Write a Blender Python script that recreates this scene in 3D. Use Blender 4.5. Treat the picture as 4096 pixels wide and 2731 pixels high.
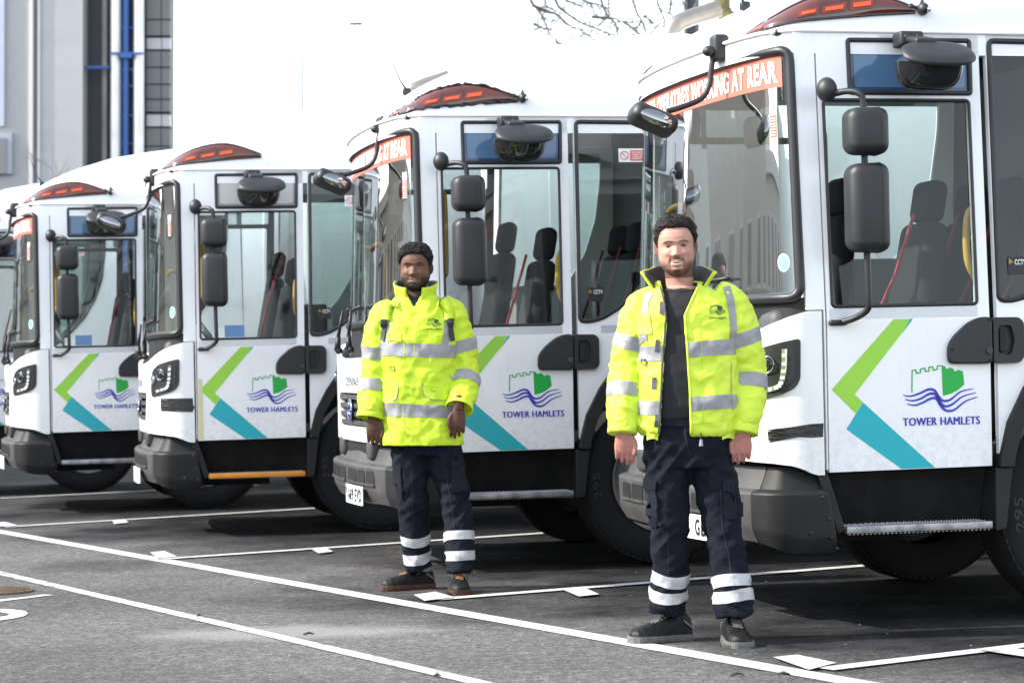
import bpy, bmesh, math, random
import numpy as np
from mathutils import Vector, Matrix, noise
from mathutils.geometry import tessellate_polygon
from mathutils.bvhtree import BVHTree
for _o in list(bpy.data.objects): bpy.data.objects.remove(_o)
random.seed(7)
SC = bpy.context.scene
COL = SC.collection
PI = math.pi
# ---------------------------------------------------------------- camera
# The lot falls about 1.1 degrees towards the truck fronts; coordinates follow the tarmac, so the level camera is rolled by that much.
PITCH, GX, GY, CAMH = 0.010741599701, 0.00117151151, -0.01993762748, 1.1872377
G = Matrix.Rotation(GY, 3, 'Y') @ Matrix.Rotation(GX, 3, 'X')
GT = G.transposed()
cam_d = bpy.data.cameras.new('camera'); cam = bpy.data.objects.new('camera', cam_d); COL.objects.link(cam)
_r = GT @ Vector((1, 0, 0)); _f = GT @ Vector((0, math.cos(PITCH), math.sin(PITCH))); _u = GT @ Vector((0, -math.sin(PITCH), math.cos(PITCH)))
_m = Matrix((_r, _u, -_f)).transposed().to_4x4(); _m.translation = GT @ Vector((0, 0, CAMH))
cam.matrix_world = _m
cam_d.sensor_width = 36; cam_d.lens = 85.482; cam_d.clip_start = 0.1; cam_d.clip_end = 3000
cam_d.dof.use_dof = True; cam_d.dof.focus_distance = 11.2; cam_d.dof.aperture_fstop = 5.0
SC.camera = cam
SC.render.resolution_x = 1024; SC.render.resolution_y = 682
# ---------------------------------------------------------------- sky, sun, exposure
SUN_AZ = math.atan2(-0.985, -0.14)          # towards the sun, measured from +Y to +X
SUN_EL = math.radians(37)
w = bpy.data.worlds.new('World'); SC.world = w; w.use_nodes = True
nt = w.node_tree; nt.nodes.clear()
sky = nt.nodes.new('ShaderNodeTexSky'); sky.sky_type = 'NISHITA'; sky.sun_disc = False
sky.sun_elevation = SUN_EL; sky.sun_rotation = SUN_AZ; sky.air_density = 1.15; sky.dust_density = 0.7; sky.ozone_density = 1.0
bg = nt.nodes.new('ShaderNodeBackground'); bg.inputs[1].default_value = 0.15
ow = nt.nodes.new('ShaderNodeOutputWorld'); hs = nt.nodes.new('ShaderNodeHueSaturation'); hs.inputs['Saturation'].default_value = 0.46; nt.links.new(sky.outputs[0], hs.inputs['Color']); nt.links.new(hs.outputs[0], bg.inputs[0]); nt.links.new(bg.outputs[0], ow.inputs[0])
sl = bpy.data.lights.new('sun', 'SUN'); sl.energy = 2.6; sl.angle = math.radians(0.53); sl.color = (1, 0.95, 0.88)
so = bpy.data.objects.new('sun', sl); COL.objects.link(so)
_d = Vector((math.sin(SUN_AZ) * math.cos(SUN_EL), math.cos(SUN_AZ) * math.cos(SUN_EL), math.sin(SUN_EL)))
so.rotation_euler = _d.to_track_quat('Z', 'Y').to_euler(); so.location = _d * 50
SC.view_settings.view_transform = 'Standard'; SC.view_settings.look = 'None'; SC.view_settings.gamma = 1
SC.view_settings.exposure = 1.82; SC.view_settings.use_curve_mapping = False
SC.render.engine = 'CYCLES'
SC.cycles.max_bounces = 10; SC.cycles.transparent_max_bounces = 24; SC.cycles.sample_clamp_indirect = 6
# ---------------------------------------------------------------- materials
MATS = {}
def nd(t, kind, **kw):
    n = t.nodes.new(kind)
    for k, v in kw.items():
        if k in n.inputs: n.inputs[k].default_value = v
        else: setattr(n, k, v)
    return n
def mat(name, col, rough=0.5, metal=0.0, var=0.0, vscale=6.0, bump=0.0, bscale=120.0, coat=0.0, col2=None, spec=0.5, sheen=0.0, detail=4.0, sss=0.0, stretch=None, crease=None):
    """Principled material; var mixes col to col2 with noise, bump is fine relief in metres-ish."""
    if name in MATS: return MATS[name]
    m = bpy.data.materials.new(name); m.use_nodes = True; t = m.node_tree; b = t.nodes['Principled BSDF']
    b.inputs['Base Color'].default_value = (*col, 1); b.inputs['Roughness'].default_value = rough; b.inputs['Metallic'].default_value = metal
    b.inputs['Coat Weight'].default_value = coat; b.inputs['Coat Roughness'].default_value = 0.06; b.inputs['Specular IOR Level'].default_value = spec
    b.inputs['Sheen Weight'].default_value = sheen
    if sss: b.inputs['Subsurface Weight'].default_value = sss; b.inputs['Subsurface Radius'].default_value = (0.012, 0.005, 0.003); b.inputs['Subsurface Scale'].default_value = 1.0
    tc = nd(t, 'ShaderNodeTexCoord'); src = tc.outputs['Object']
    if stretch:
        mp = nd(t, 'ShaderNodeMapping'); mp.inputs['Scale'].default_value = stretch; t.links.new(src, mp.inputs[0]); src = mp.outputs[0]
    if var > 0:
        n = nd(t, 'ShaderNodeTexNoise', Scale=vscale, Detail=detail, Roughness=0.6); t.links.new(src, n.inputs[0])
        r = nd(t, 'ShaderNodeMapRange'); r.inputs[1].default_value = 0.42; r.inputs[2].default_value = 0.72; r.inputs[4].default_value = var; t.links.new(n.outputs[0], r.inputs[0])
        mx = nd(t, 'ShaderNodeMix', data_type='RGBA'); mx.inputs[6].default_value = (*col, 1)
        c2 = col2 or tuple(c * 0.5 for c in col); mx.inputs[7].default_value = (*c2, 1)
        t.links.new(r.outputs[0], mx.inputs[0]); t.links.new(mx.outputs[2], b.inputs['Base Color'])
        rr = nd(t, 'ShaderNodeMapRange'); rr.inputs[3].default_value = rough * 0.85; rr.inputs[4].default_value = min(1, rough * 1.25); t.links.new(n.outputs[0], rr.inputs[0]); t.links.new(rr.outputs[0], b.inputs['Roughness'])
    if bump > 0:
        n2 = nd(t, 'ShaderNodeTexNoise', Scale=bscale, Detail=3.0, Roughness=0.6); t.links.new(src, n2.inputs[0])
        bp = nd(t, 'ShaderNodeBump', Strength=1.0, Distance=bump); t.links.new(n2.outputs[0], bp.inputs['Height']); t.links.new(bp.outputs[0], b.inputs['Normal'])
        if crease:
            mp = nd(t, 'ShaderNodeMapping'); mp.inputs['Scale'].default_value = crease[2]; mp.inputs['Rotation'].default_value = (0, 0.5, 0.3); t.links.new(tc.outputs['Object'], mp.inputs[0])
            n3 = nd(t, 'ShaderNodeTexNoise', noise_type='RIDGED_MULTIFRACTAL', Scale=crease[1], Detail=2.0, Roughness=0.5, Distortion=0.6); t.links.new(mp.outputs[0], n3.inputs[0])
            b3 = nd(t, 'ShaderNodeBump', Strength=1.0, Distance=crease[0]); t.links.new(n3.outputs[0], b3.inputs['Height']); t.links.new(b3.outputs[0], bp.inputs['Normal'])
    MATS[name] = m; return m
def glass(name, tint, refl=1.5, mixin=None, mixfac=0.0, rough=0.0, wob=0.0):
    """Thin window sheet: tinted see-through plus Fresnel reflection, optionally a share of film or dirt."""
    if name in MATS: return MATS[name]
    m = bpy.data.materials.new(name); m.use_nodes = True; t = m.node_tree; t.nodes.clear()
    o = nd(t, 'ShaderNodeOutputMaterial'); tr = nd(t, 'ShaderNodeBsdfTransparent'); tr.inputs[0].default_value = (*tint, 1)
    gl = nd(t, 'ShaderNodeBsdfGlossy'); gl.inputs['Roughness'].default_value = rough
    fr = nd(t, 'ShaderNodeFresnel', IOR=1.5); mu = nd(t, 'ShaderNodeMath', operation='MULTIPLY', use_clamp=True); mu.inputs[1].default_value = refl
    t.links.new(fr.outputs[0], mu.inputs[0]); base = tr.outputs[0]
    if mixin:
        df = nd(t, 'ShaderNodeBsdfDiffuse'); df.inputs[0].default_value = (*mixin, 1); ms = nd(t, 'ShaderNodeMixShader'); ms.inputs[0].default_value = mixfac
        t.links.new(tr.outputs[0], ms.inputs[1]); t.links.new(df.outputs[0], ms.inputs[2]); base = ms.outputs[0]
    if wob:
        tc = nd(t, 'ShaderNodeTexCoord'); n = nd(t, 'ShaderNodeTexNoise', Scale=2.5, Detail=1.0); t.links.new(tc.outputs['Object'], n.inputs[0])
        bp = nd(t, 'ShaderNodeBump', Strength=1.0, Distance=wob); t.links.new(n.outputs[0], bp.inputs['Height']); t.links.new(bp.outputs[0], gl.inputs['Normal'])
    mx = nd(t, 'ShaderNodeMixShader'); t.links.new(mu.outputs[0], mx.inputs[0]); t.links.new(base, mx.inputs[1]); t.links.new(gl.outputs[0], mx.inputs[2])
    t.links.new(mx.outputs[0], o.inputs[0]); MATS[name] = m; return m
WHITE = mat('white_paint', (0.80, 0.80, 0.81), 0.28, var=0.25, vscale=3.0, col2=(0.72, 0.71, 0.69), coat=0.35)
def road_dirt(m):
    # road splash on the lower panels: speckled film that thins out upwards, plus faint rain streaks
    t = m.node_tree; b = t.nodes['Principled BSDF']; src = b.inputs['Base Color'].links[0].from_socket; tc = nd(t, 'ShaderNodeTexCoord'); sp = nd(t, 'ShaderNodeSeparateXYZ'); t.links.new(tc.outputs['Object'], sp.inputs[0])
    def noi(s, sc, d=5.0):
        mp = nd(t, 'ShaderNodeMapping'); mp.inputs['Scale'].default_value = sc; t.links.new(tc.outputs['Object'], mp.inputs[0]); n = nd(t, 'ShaderNodeTexNoise', Scale=s, Detail=d, Roughness=0.65); t.links.new(mp.outputs[0], n.inputs[0]); return n.outputs[0]
    def rng(v, lo, hi, x, y): r = nd(t, 'ShaderNodeMapRange'); t.links.new(v, r.inputs[0]); r.inputs[1].default_value = lo; r.inputs[2].default_value = hi; r.inputs[3].default_value = x; r.inputs[4].default_value = y; return r.outputs[0]
    def mul(p, q): x = nd(t, 'ShaderNodeMath', operation='MULTIPLY'); t.links.new(p, x.inputs[0]); t.links.new(q, x.inputs[1]); return x.outputs[0]
    low = mul(rng(sp.outputs['Z'], 0.66, 1.05, 1, 0), rng(noi(26, (1, 1, 1)), 0.45, 0.75, 0, 0.55)); st = rng(noi(9, (4, 4, 0.35)), 0.56, 0.80, 0, 0.22)
    ad = nd(t, 'ShaderNodeMath', operation='ADD', use_clamp=True); t.links.new(low, ad.inputs[0]); t.links.new(st, ad.inputs[1])
    x = nd(t, 'ShaderNodeMix', data_type='RGBA'); t.links.new(ad.outputs[0], x.inputs[0]); t.links.new(src, x.inputs[6]); x.inputs[7].default_value = (0.40, 0.385, 0.36, 1); t.links.new(x.outputs[2], b.inputs['Base Color'])
road_dirt(WHITE)
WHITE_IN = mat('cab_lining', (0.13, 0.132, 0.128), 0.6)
BLACKPL = mat('black_plastic', (0.011, 0.0115, 0.013), 0.45, var=0.6, vscale=9, col2=(0.022, 0.022, 0.024), bump=0.0006, bscale=500)
DARKPL = mat('dark_plastic', (0.008, 0.0082, 0.0088), 0.55, var=0.8, vscale=5, col2=(0.018, 0.0176, 0.017), bump=0.0006, bscale=400, spec=0.35)
GREYPL = mat('bumper_plastic', (0.036, 0.0355, 0.035), 0.55, var=0.8, vscale=7, col2=(0.06, 0.058, 0.054), bump=0.0008, bscale=300)
GRIME = mat('grimy_black', (0.006, 0.006, 0.0065), 0.55, var=0.7, vscale=4.5, col2=(0.026, 0.025, 0.023), stretch=(1, 1, 0.6), detail=8, spec=0.2)
RUBBER = mat('rubber_seal', (0.012, 0.012, 0.013), 0.45)
TYRE = mat('tyre_rubber', (0.006, 0.006, 0.0065), 0.8, var=0.7, vscale=14, col2=(0.015, 0.0145, 0.014), spec=0.3)
STEEL = mat('rim_steel', (0.32, 0.32, 0.33), 0.45, 0.6, var=0.6, vscale=10, col2=(0.12, 0.11, 0.1))
ALU = mat('aluminium_tread', (0.36, 0.36, 0.37), 0.45, 0.8, var=0.9, vscale=14, col2=(0.12, 0.12, 0.12), bump=0.001, bscale=90)
STAIN = mat('exhaust_steel', (0.34, 0.31, 0.27), 0.32, 0.9, var=0.7, vscale=7, col2=(0.22, 0.18, 0.14))
CHROME = mat('chrome', (0.35, 0.37, 0.43), 0.15, 1.0)
MIRRORGL = mat('mirror_glass', (0.30, 0.31, 0.32), 0.02, 1.0)
MIRRORDK = mat('mirror_glass_dark', (0.012, 0.013, 0.013), 0.05, 0.0, spec=0.8)
GLASS = glass('window_glass', (0.93, 0.98, 0.955), 0.8)
GLASSW = glass('windscreen_glass', (0.86, 0.94, 0.91), 0.7, (0.5, 0.5, 0.48), 0.010)
GLASSB = glass('rear_glass', (0.62, 0.72, 0.68), 1.0)
FILM = mat('blue_film_glass', (0.075, 0.15, 0.26), 0.08, spec=0.6)
FILMBORDER = mat('blue_film_border', (0.03, 0.07, 0.14), 0.1, spec=0.6)
FROST = mat('frosted_panel', (0.5, 0.5, 0.47), 0.35)
FROSTBORDER = mat('frosted_border', (0.28, 0.28, 0.27), 0.4)
AMBERDK = mat('amber_lens', (0.10, 0.018, 0.009), 0.10, coat=0.7, var=0.85, vscale=7, col2=(0.014, 0.006, 0.006))
AMBER = mat('amber_beacon', (0.60, 0.075, 0.012), 0.25, coat=0.3)
SMOKE = mat('smoked_lens', (0.03, 0.02, 0.022), 0.1, coat=0.5)
CLEAR = mat('lamp_reflector', (0.55, 0.56, 0.57), 0.12, 0.8)
LENSW = mat('lamp_lens_white', (0.7, 0.72, 0.7), 0.15, coat=0.4)
REFL = mat('reflective_strip', (0.52, 0.53, 0.55), 0.35, 0.3, var=0.5, vscale=90, col2=(0.4, 0.41, 0.43))
LIME = mat('lime_vinyl', (0.28, 0.58, 0.045), 0.35)
TEAL = mat('teal_vinyl', (0.0, 0.36, 0.42), 0.35)
GREEN = mat('green_vinyl', (0.0, 0.36, 0.045), 0.35)
BLUE = mat('blue_vinyl', (0.025, 0.035, 0.40), 0.35)
RED = mat('red_vinyl', (0.62, 0.125, 0.08), 0.45)
PAPER = mat('white_print', (0.78, 0.78, 0.77), 0.45)
BLACKINK = mat('black_print', (0.01, 0.01, 0.012), 0.5)
SKYBLUE = mat('pale_blue_print', (0.18, 0.5, 0.62), 0.4)
BLUEST = mat('blue_print', (0.05, 0.17, 0.42), 0.4)
TAPE = mat('black_tape', (0.012, 0.012, 0.013), 0.3, bump=0.006, bscale=26, stretch=(0.6, 1, 2.5), coat=0.2)
MASK = mat('masking_tape', (0.62, 0.56, 0.33), 0.6)
ORANGE = mat('orange_paint', (0.72, 0.26, 0.015), 0.5, var=0.5, vscale=20, col2=(0.5, 0.17, 0.02))
YELLOWRAIL = mat('yellow_rail', (0.33, 0.19, 0.012), 0.45)
SEAT = mat('seat_fabric', (0.010, 0.0105, 0.012), 0.85, spec=0.2)
BELT = mat('red_belt', (0.25, 0.012, 0.012), 0.6)
DASH = mat('dash_plastic', (0.05, 0.052, 0.055), 0.6)
# ---------------------------------------------------------------- mesh helpers
def link(name, me, m=None, parent=None, smooth=False):
    o = bpy.data.objects.new(name, me); COL.objects.link(o)
    if m is not None and len(me.materials) == 0: me.materials.append(m)
    if smooth: me.shade_smooth()
    if parent: o.parent = parent
    return o
def mesh(name, vs, fs, m=None, parent=None, smooth=False):
    me = bpy.data.meshes.new(name); me.from_pydata([tuple(v) for v in vs], [], fs); me.update()
    return link(name, me, m, parent, smooth)
def bmobj(name, bm, m=None, parent=None, smooth=False, angle=None):
    me = bpy.data.meshes.new(name); bmesh.ops.recalc_face_normals(bm, faces=bm.faces[:]); bm.to_mesh(me); bm.free()
    o = link(name, me, m, parent, smooth)
    if angle: me.shade_smooth(); me.set_sharp_from_angle(angle=math.radians(angle))
    return o
def empty(name, loc=(0, 0, 0), rz=0.0):
    o = bpy.data.objects.new(name, None); COL.objects.link(o); o.location = loc; o.rotation_euler = (0, 0, rz); o.empty_display_size = 0.2; return o
def tag(o, label, cat, group=None):
    o['label'] = label; o['category'] = cat
    if group: o['group'] = group
    return o
def bevel(o, w, seg=2, ang=35):
    b = o.modifiers.new('bevel', 'BEVEL'); b.width = w; b.segments = seg; b.limit_method = 'ANGLE'; b.angle_limit = math.radians(ang); b.harden_normals = False
    return o
def tree_of(o): return [c for c in o.children]
def copy_tree(o, parent=None):
    c = o.copy(); COL.objects.link(c); c.parent = parent
    for ch in tree_of(o): copy_tree(ch, c)
    return c
def box(bm, c, s, bev=0.0, seg=2, rot=None):
    r = bmesh.ops.create_cube(bm, size=1.0); vs = r['verts']
    for v in vs: v.co = Vector((v.co.x * s[0], v.co.y * s[1], v.co.z * s[2]))
    if bev > 0:
        es = list({e for v in vs for e in v.link_edges})
        rr = bmesh.ops.bevel(bm, geom=es, offset=bev, segments=seg, affect='EDGES', profile=0.5); 
        vs = list({v for f in rr['faces'] for v in f.verts} | {v for v in vs if v.is_valid})
    for v in vs:
        p = v.co.copy()
        if rot is not None: p = rot @ p
        v.co = p + Vector(c)
    return vs
def rbox(name, c, s, m, parent, bev=0.01, seg=3, rot=None, smooth=True):
    bm = bmesh.new(); box(bm, c, s, bev, seg, rot); return bmobj(name, bm, m, parent, angle=40 if smooth else None)
def frames(pts):
    pts = [Vector(p) for p in pts]; T = []
    for i in range(len(pts)):
        a = pts[max(i - 1, 0)]; b = pts[min(i + 1, len(pts) - 1)]; T.append((b - a).normalized())
    n = T[0].orthogonal().normalized(); out = []
    for i, t in enumerate(T):
        n = (n - t * n.dot(t)).normalized(); out.append((pts[i], t, n, t.cross(n)))
    return out
def tube(bm, pts, r, n=8, cap=True):
    fr = frames(pts); rs = r if isinstance(r, (list, tuple)) else [r] * len(fr); rings = []
    for (p, t, a, b), q in zip(fr, rs):
        rings.append([bm.verts.new(p + a * (math.cos(2 * PI * k / n) * q) + b * (math.sin(2 * PI * k / n) * q)) for k in range(n)])
    for i in range(len(rings) - 1):
        for k in range(n): bm.faces.new((rings[i][k], rings[i][(k + 1) % n], rings[i + 1][(k + 1) % n], rings[i + 1][k]))
    if cap: bm.faces.new(rings[0][::-1]); bm.faces.new(rings[-1])
def tubeobj(name, pts, r, m, parent, n=8):
    bm = bmesh.new(); tube(bm, pts, r, n); return bmobj(name, bm, m, parent, angle=50)
def smoothpath(pts, k=6):
    pts = [Vector(p) for p in pts]; out = []
    for i in range(len(pts) - 1):
        p0 = pts[max(i - 1, 0)]; p1 = pts[i]; p2 = pts[i + 1]; p3 = pts[min(i + 2, len(pts) - 1)]
        for j in range(k):
            t = j / k; out.append(0.5 * ((2 * p1) + (p2 - p0) * t + (2 * p0 - 5 * p1 + 4 * p2 - p3) * t * t + (3 * p1 - p0 - 3 * p2 + p3) * t ** 3))
    out.append(pts[-1]); return out
def roundpoly(pts, r, k=4):
    n = len(pts); out = []
    for i in range(n):
        p = Vector(pts[i]).to_2d(); a = Vector(pts[i - 1]).to_2d() - p; b = Vector(pts[(i + 1) % n]).to_2d() - p
        q = min(r, a.length * 0.45, b.length * 0.45); A = p + a.normalized() * q; B = p + b.normalized() * q
        for j in range(k + 1):
            t = j / k; out.append(tuple((A * (1 - t) ** 2 + p * (2 * t * (1 - t)) + B * t * t)))
    return out
def plate(name, outline, fn, m, parent, holes=(), thick=0.0, cx=(), cz=(), bev=0.0, smooth=None, off=0.0):
    """Flat outline with holes, cut into strips, thickened and laid on a surface fn(s, z, w)."""
    polys = [[Vector((p[0], p[1], 0)) for p in outline]] + [[Vector((p[0], p[1], 0)) for p in h] for h in holes]
    bm = bmesh.new(); vs = [bm.verts.new(p) for q in polys for p in q]
    for t in tessellate_polygon(polys):
        try: bm.faces.new([vs[i] for i in t])
        except ValueError: pass
    bmesh.ops.recalc_face_normals(bm, faces=bm.faces[:])
    bmesh.ops.dissolve_limit(bm, angle_limit=0.01, verts=bm.verts[:], edges=bm.edges[:], delimit=set())
    for c in cx: bmesh.ops.bisect_plane(bm, geom=bm.verts[:] + bm.edges[:] + bm.faces[:], plane_co=(c, 0, 0), plane_no=(1, 0, 0))
    for c in cz: bmesh.ops.bisect_plane(bm, geom=bm.verts[:] + bm.edges[:] + bm.faces[:], plane_co=(0, c, 0), plane_no=(0, 1, 0))
    for v in bm.verts: v.co.z = off
    if thick:
        r = bmesh.ops.extrude_face_region(bm, geom=bm.faces[:])
        for g in r['geom']:
            if isinstance(g, bmesh.types.BMVert): g.co.z -= thick
    for v in bm.verts: v.co = Vector(fn(v.co.x, v.co.y, v.co.z))
    o = bmobj(name, bm, m, parent, angle=smooth)
    if bev: bevel(o, bev)
    return o
def grid(name, fn, us, vs_, m, parent, smooth=True, closed=False):
    V = [fn(u, v) for u in us for v in vs_]; nv = len(vs_); F = []
    for i in range(len(us) - 1):
        for j in range(nv - 1): F.append((i * nv + j, i * nv + j + 1, (i + 1) * nv + j + 1, (i + 1) * nv + j))
    return mesh(name, V, F, m, parent, smooth)
def lin(a, b, n): return [a + (b - a) * i / (n - 1) for i in range(n)]
def interp(x, xs, ys):
    if x <= xs[0]: return ys[0]
    for i in range(len(xs) - 1):
        if x <= xs[i + 1]: return ys[i] + (ys[i + 1] - ys[i]) * (x - xs[i]) / (xs[i + 1] - xs[i])
    return ys[-1]
def sstep(a, b, x):
    t = min(1, max(0, (x - a) / (b - a))); return t * t * (3 - 2 * t)
_tcache = {}
def text_raw(s, bold=0.0):
    key = (s, bold)
    if key not in _tcache:
        cu = bpy.data.curves.new('t', 'FONT'); cu.body = s; cu.size = 1; cu.offset = bold; cu.resolution_u = 3; cu.space_character = 1.09
        o = bpy.data.objects.new('t', cu); COL.objects.link(o); dg = bpy.context.evaluated_depsgraph_get(); dg.update()
        me = bpy.data.meshes.new_from_object(o.evaluated_get(dg)); bpy.data.objects.remove(o)
        vs = [tuple(v.co) for v in me.vertices]; fs = [tuple(p.vertices) for p in me.polygons]; bpy.data.meshes.remove(me); _tcache[key] = (vs, fs)
    return _tcache[key]
def text(name, s, x0, x1, z0, z1, fn, m, parent, bold=0.02, off=0.003, cuts=None, fat=0.0):
    """Lettering stretched into the box x0..x1, z0..z1 of the surface fn."""
    vs, fs = text_raw(s, bold); xs = [v[0] for v in vs]; ys = [v[1] for v in vs]; ax, bx, ay, by = min(xs), max(xs), min(ys), max(ys)
    bm = bmesh.new(); bv = [bm.verts.new((x0 + (v[0] - ax) / (bx - ax) * (x1 - x0), z0 + (v[1] - ay) / (by - ay) * (z1 - z0), 0)) for v in vs]
    for f in fs:
        try: bm.faces.new([bv[i] for i in f])
        except ValueError: pass
    for c in (cuts or []): bmesh.ops.bisect_plane(bm, geom=bm.verts[:] + bm.edges[:] + bm.faces[:], plane_co=(c, 0, 0), plane_no=(1, 0, 0))
    if fat:
        g0 = bm.verts[:] + bm.edges[:] + bm.faces[:]
        for k in (-1, 1):
            r = bmesh.ops.duplicate(bm, geom=g0)
            for v in r['geom']:
                if isinstance(v, bmesh.types.BMVert): v.co.x += k * fat; v.co.z = 0.0003 * (k + 2)
    for v in bm.verts: v.co = Vector(fn(v.co.x, v.co.y, off + v.co.z))
    return bmobj(name, bm, m, parent)
def stroke(pts, wd):
    """Polygon round a polyline; wd is a width or a list of widths."""
    P = [Vector(p).to_2d() for p in pts]; L = []; R = []
    for i, p in enumerate(P):
        t = (P[min(i + 1, len(P) - 1)] - P[max(i - 1, 0)]).normalized(); n = Vector((-t.y, t.x)); q = wd[i] if isinstance(wd, (list, tuple)) else wd
        L.append(tuple(p + n * q / 2)); R.append(tuple(p - n * q / 2))
    return L + R[::-1]
# ---------------------------------------------------------------- ground and paint
def asphalt():
    m = bpy.data.materials.new('asphalt'); m.use_nodes = True; t = m.node_tree; b = t.nodes['Principled BSDF']
    tc = nd(t, 'ShaderNodeTexCoord'); P = tc.outputs['Object']
    def noi(s, d=4.0, r=0.6):
        n = nd(t, 'ShaderNodeTexNoise', Scale=s, Detail=d, Roughness=r); t.links.new(P, n.inputs[0]); return n.outputs[0]
    def rng(v, a, c, lo, hi):
        r = nd(t, 'ShaderNodeMapRange'); t.links.new(v, r.inputs[0]); r.inputs[1].default_value = a; r.inputs[2].default_value = c; r.inputs[3].default_value = lo; r.inputs[4].default_value = hi; return r.outputs[0]
    def mix(f, a, c, mode='MIX'):
        x = nd(t, 'ShaderNodeMix', data_type='RGBA', blend_type=mode); x.clamp_factor = True
        for i, v in ((0, f), (6, a), (7, c)):
            if isinstance(v, (tuple, float)): x.inputs[i].default_value = v
            else: t.links.new(v, x.inputs[i])
        return x.outputs[2]
    big = noi(0.35, 5); mid = noi(1.6, 6, 0.65); fine = noi(95, 3, 0.7)
    vo = nd(t, 'ShaderNodeTexVoronoi', Scale=120.0); t.links.new(P, vo.inputs[0])
    # trodden pale lane on the camera side of the long line, darker damp bays behind it, deepened with painted truck shade
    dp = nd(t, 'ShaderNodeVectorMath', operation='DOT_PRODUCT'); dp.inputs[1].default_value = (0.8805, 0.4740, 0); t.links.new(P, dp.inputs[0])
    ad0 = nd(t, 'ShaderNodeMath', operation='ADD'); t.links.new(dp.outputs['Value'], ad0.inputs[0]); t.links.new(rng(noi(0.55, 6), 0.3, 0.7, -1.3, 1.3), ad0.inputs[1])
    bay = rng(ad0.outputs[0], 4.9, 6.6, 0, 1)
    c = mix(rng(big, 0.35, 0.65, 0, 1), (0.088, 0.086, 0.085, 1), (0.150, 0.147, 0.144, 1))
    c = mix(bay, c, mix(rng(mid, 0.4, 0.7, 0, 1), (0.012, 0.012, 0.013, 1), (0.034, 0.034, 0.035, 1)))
    c = mix(rng(ad0.outputs[0], 6.6, 8.2, 0, 0.85), c, (0.007, 0.007, 0.0075, 1))  # near-black shade under the trucks, painted into the tarmac colour
    grain = noi(34, 4, 0.75); g2 = noi(13, 5, 0.8); c = mix(rng(grain, 0.36, 0.55, 0.6, 0), c, (0.3, 0.3, 0.3, 1), 'MULTIPLY'); c = mix(rng(grain, 0.54, 0.68, 0, 0.6), c, (1.9, 1.88, 1.85, 1), 'MULTIPLY'); c = mix(rng(g2, 0.38, 0.54, 0.6, 0), c, (0.5, 0.5, 0.5, 1), 'MULTIPLY'); c = mix(rng(g2, 0.52, 0.66, 0, 0.6), c, (1.6, 1.58, 1.55, 1), 'MULTIPLY')
    c = mix(rng(mid, 0.45, 0.75, 0, 0.35), c, (0.055, 0.055, 0.057, 1))
    c = mix(rng(fine, 0.3, 0.72, 0, 1), mix(0.8, c, (0.35, 0.35, 0.35, 1), 'MULTIPLY'), mix(0.9, c, (1.75, 1.73, 1.7, 1), 'MULTIPLY'))
    c = mix(rng(vo.outputs['Distance'], 0.0, 0.16, 0.16, 0), c, mix(0.8, c, (4.0, 3.9, 3.8, 1), 'MULTIPLY'))
    # dry dusty patch across the second painted line, with its own ragged outline
    mp = nd(t, 'ShaderNodeMapping'); mp.inputs['Location'].default_value = (1.02, -10.98, 0); t.links.new(P, mp.inputs[0])
    mp2 = nd(t, 'ShaderNodeMapping'); mp2.inputs['Rotation'].default_value = (0, 0, -0.95); mp2.inputs['Scale'].default_value = (1.4, 2.6, 1); t.links.new(mp.outputs[0], mp2.inputs[0])
    ln = nd(t, 'ShaderNodeVectorMath', operation='LENGTH'); t.links.new(mp2.outputs[0], ln.inputs[0])
    ad = nd(t, 'ShaderNodeMath', operation='ADD'); t.links.new(ln.outputs['Value'], ad.inputs[0]); t.links.new(rng(noi(3.5), 0.3, 0.7, -0.25, 0.25), ad.inputs[1])
    c = mix(rng(ad.outputs[0], 0.45, 1.0, 0.75, 0), c, (0.23, 0.225, 0.215, 1))
    t.links.new(c, b.inputs['Base Color'])
    # damp patches near the far end of the lane
    mp3 = nd(t, 'ShaderNodeMapping'); mp3.inputs['Location'].default_value = (3.0, -16.6, 0); mp3.inputs['Scale'].default_value = (0.9, 0.42, 1); t.links.new(P, mp3.inputs[0])
    l3 = nd(t, 'ShaderNodeVectorMath', operation='LENGTH'); t.links.new(mp3.outputs[0], l3.inputs[0])
    a3 = nd(t, 'ShaderNodeMath', operation='ADD'); t.links.new(l3.outputs['Value'], a3.inputs[0]); t.links.new(rng(noi(1.1), 0.3, 0.7, -0.6, 0.6), a3.inputs[1])
    t.links.new(rng(a3.outputs[0], 0.55, 1.05, 0.33, 0.9), b.inputs['Roughness']); t.links.new(rng(a3.outputs[0], 0.55, 1.05, 0.45, 0.10), b.inputs['Specular IOR Level'])
    bp = nd(t, 'ShaderNodeBump', Strength=1.0, Distance=0.012); t.links.new(grain, bp.inputs['Height']); t.links.new(bp.outputs[0], b.inputs['Normal'])
    return m
ASPHALT = asphalt()
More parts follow.
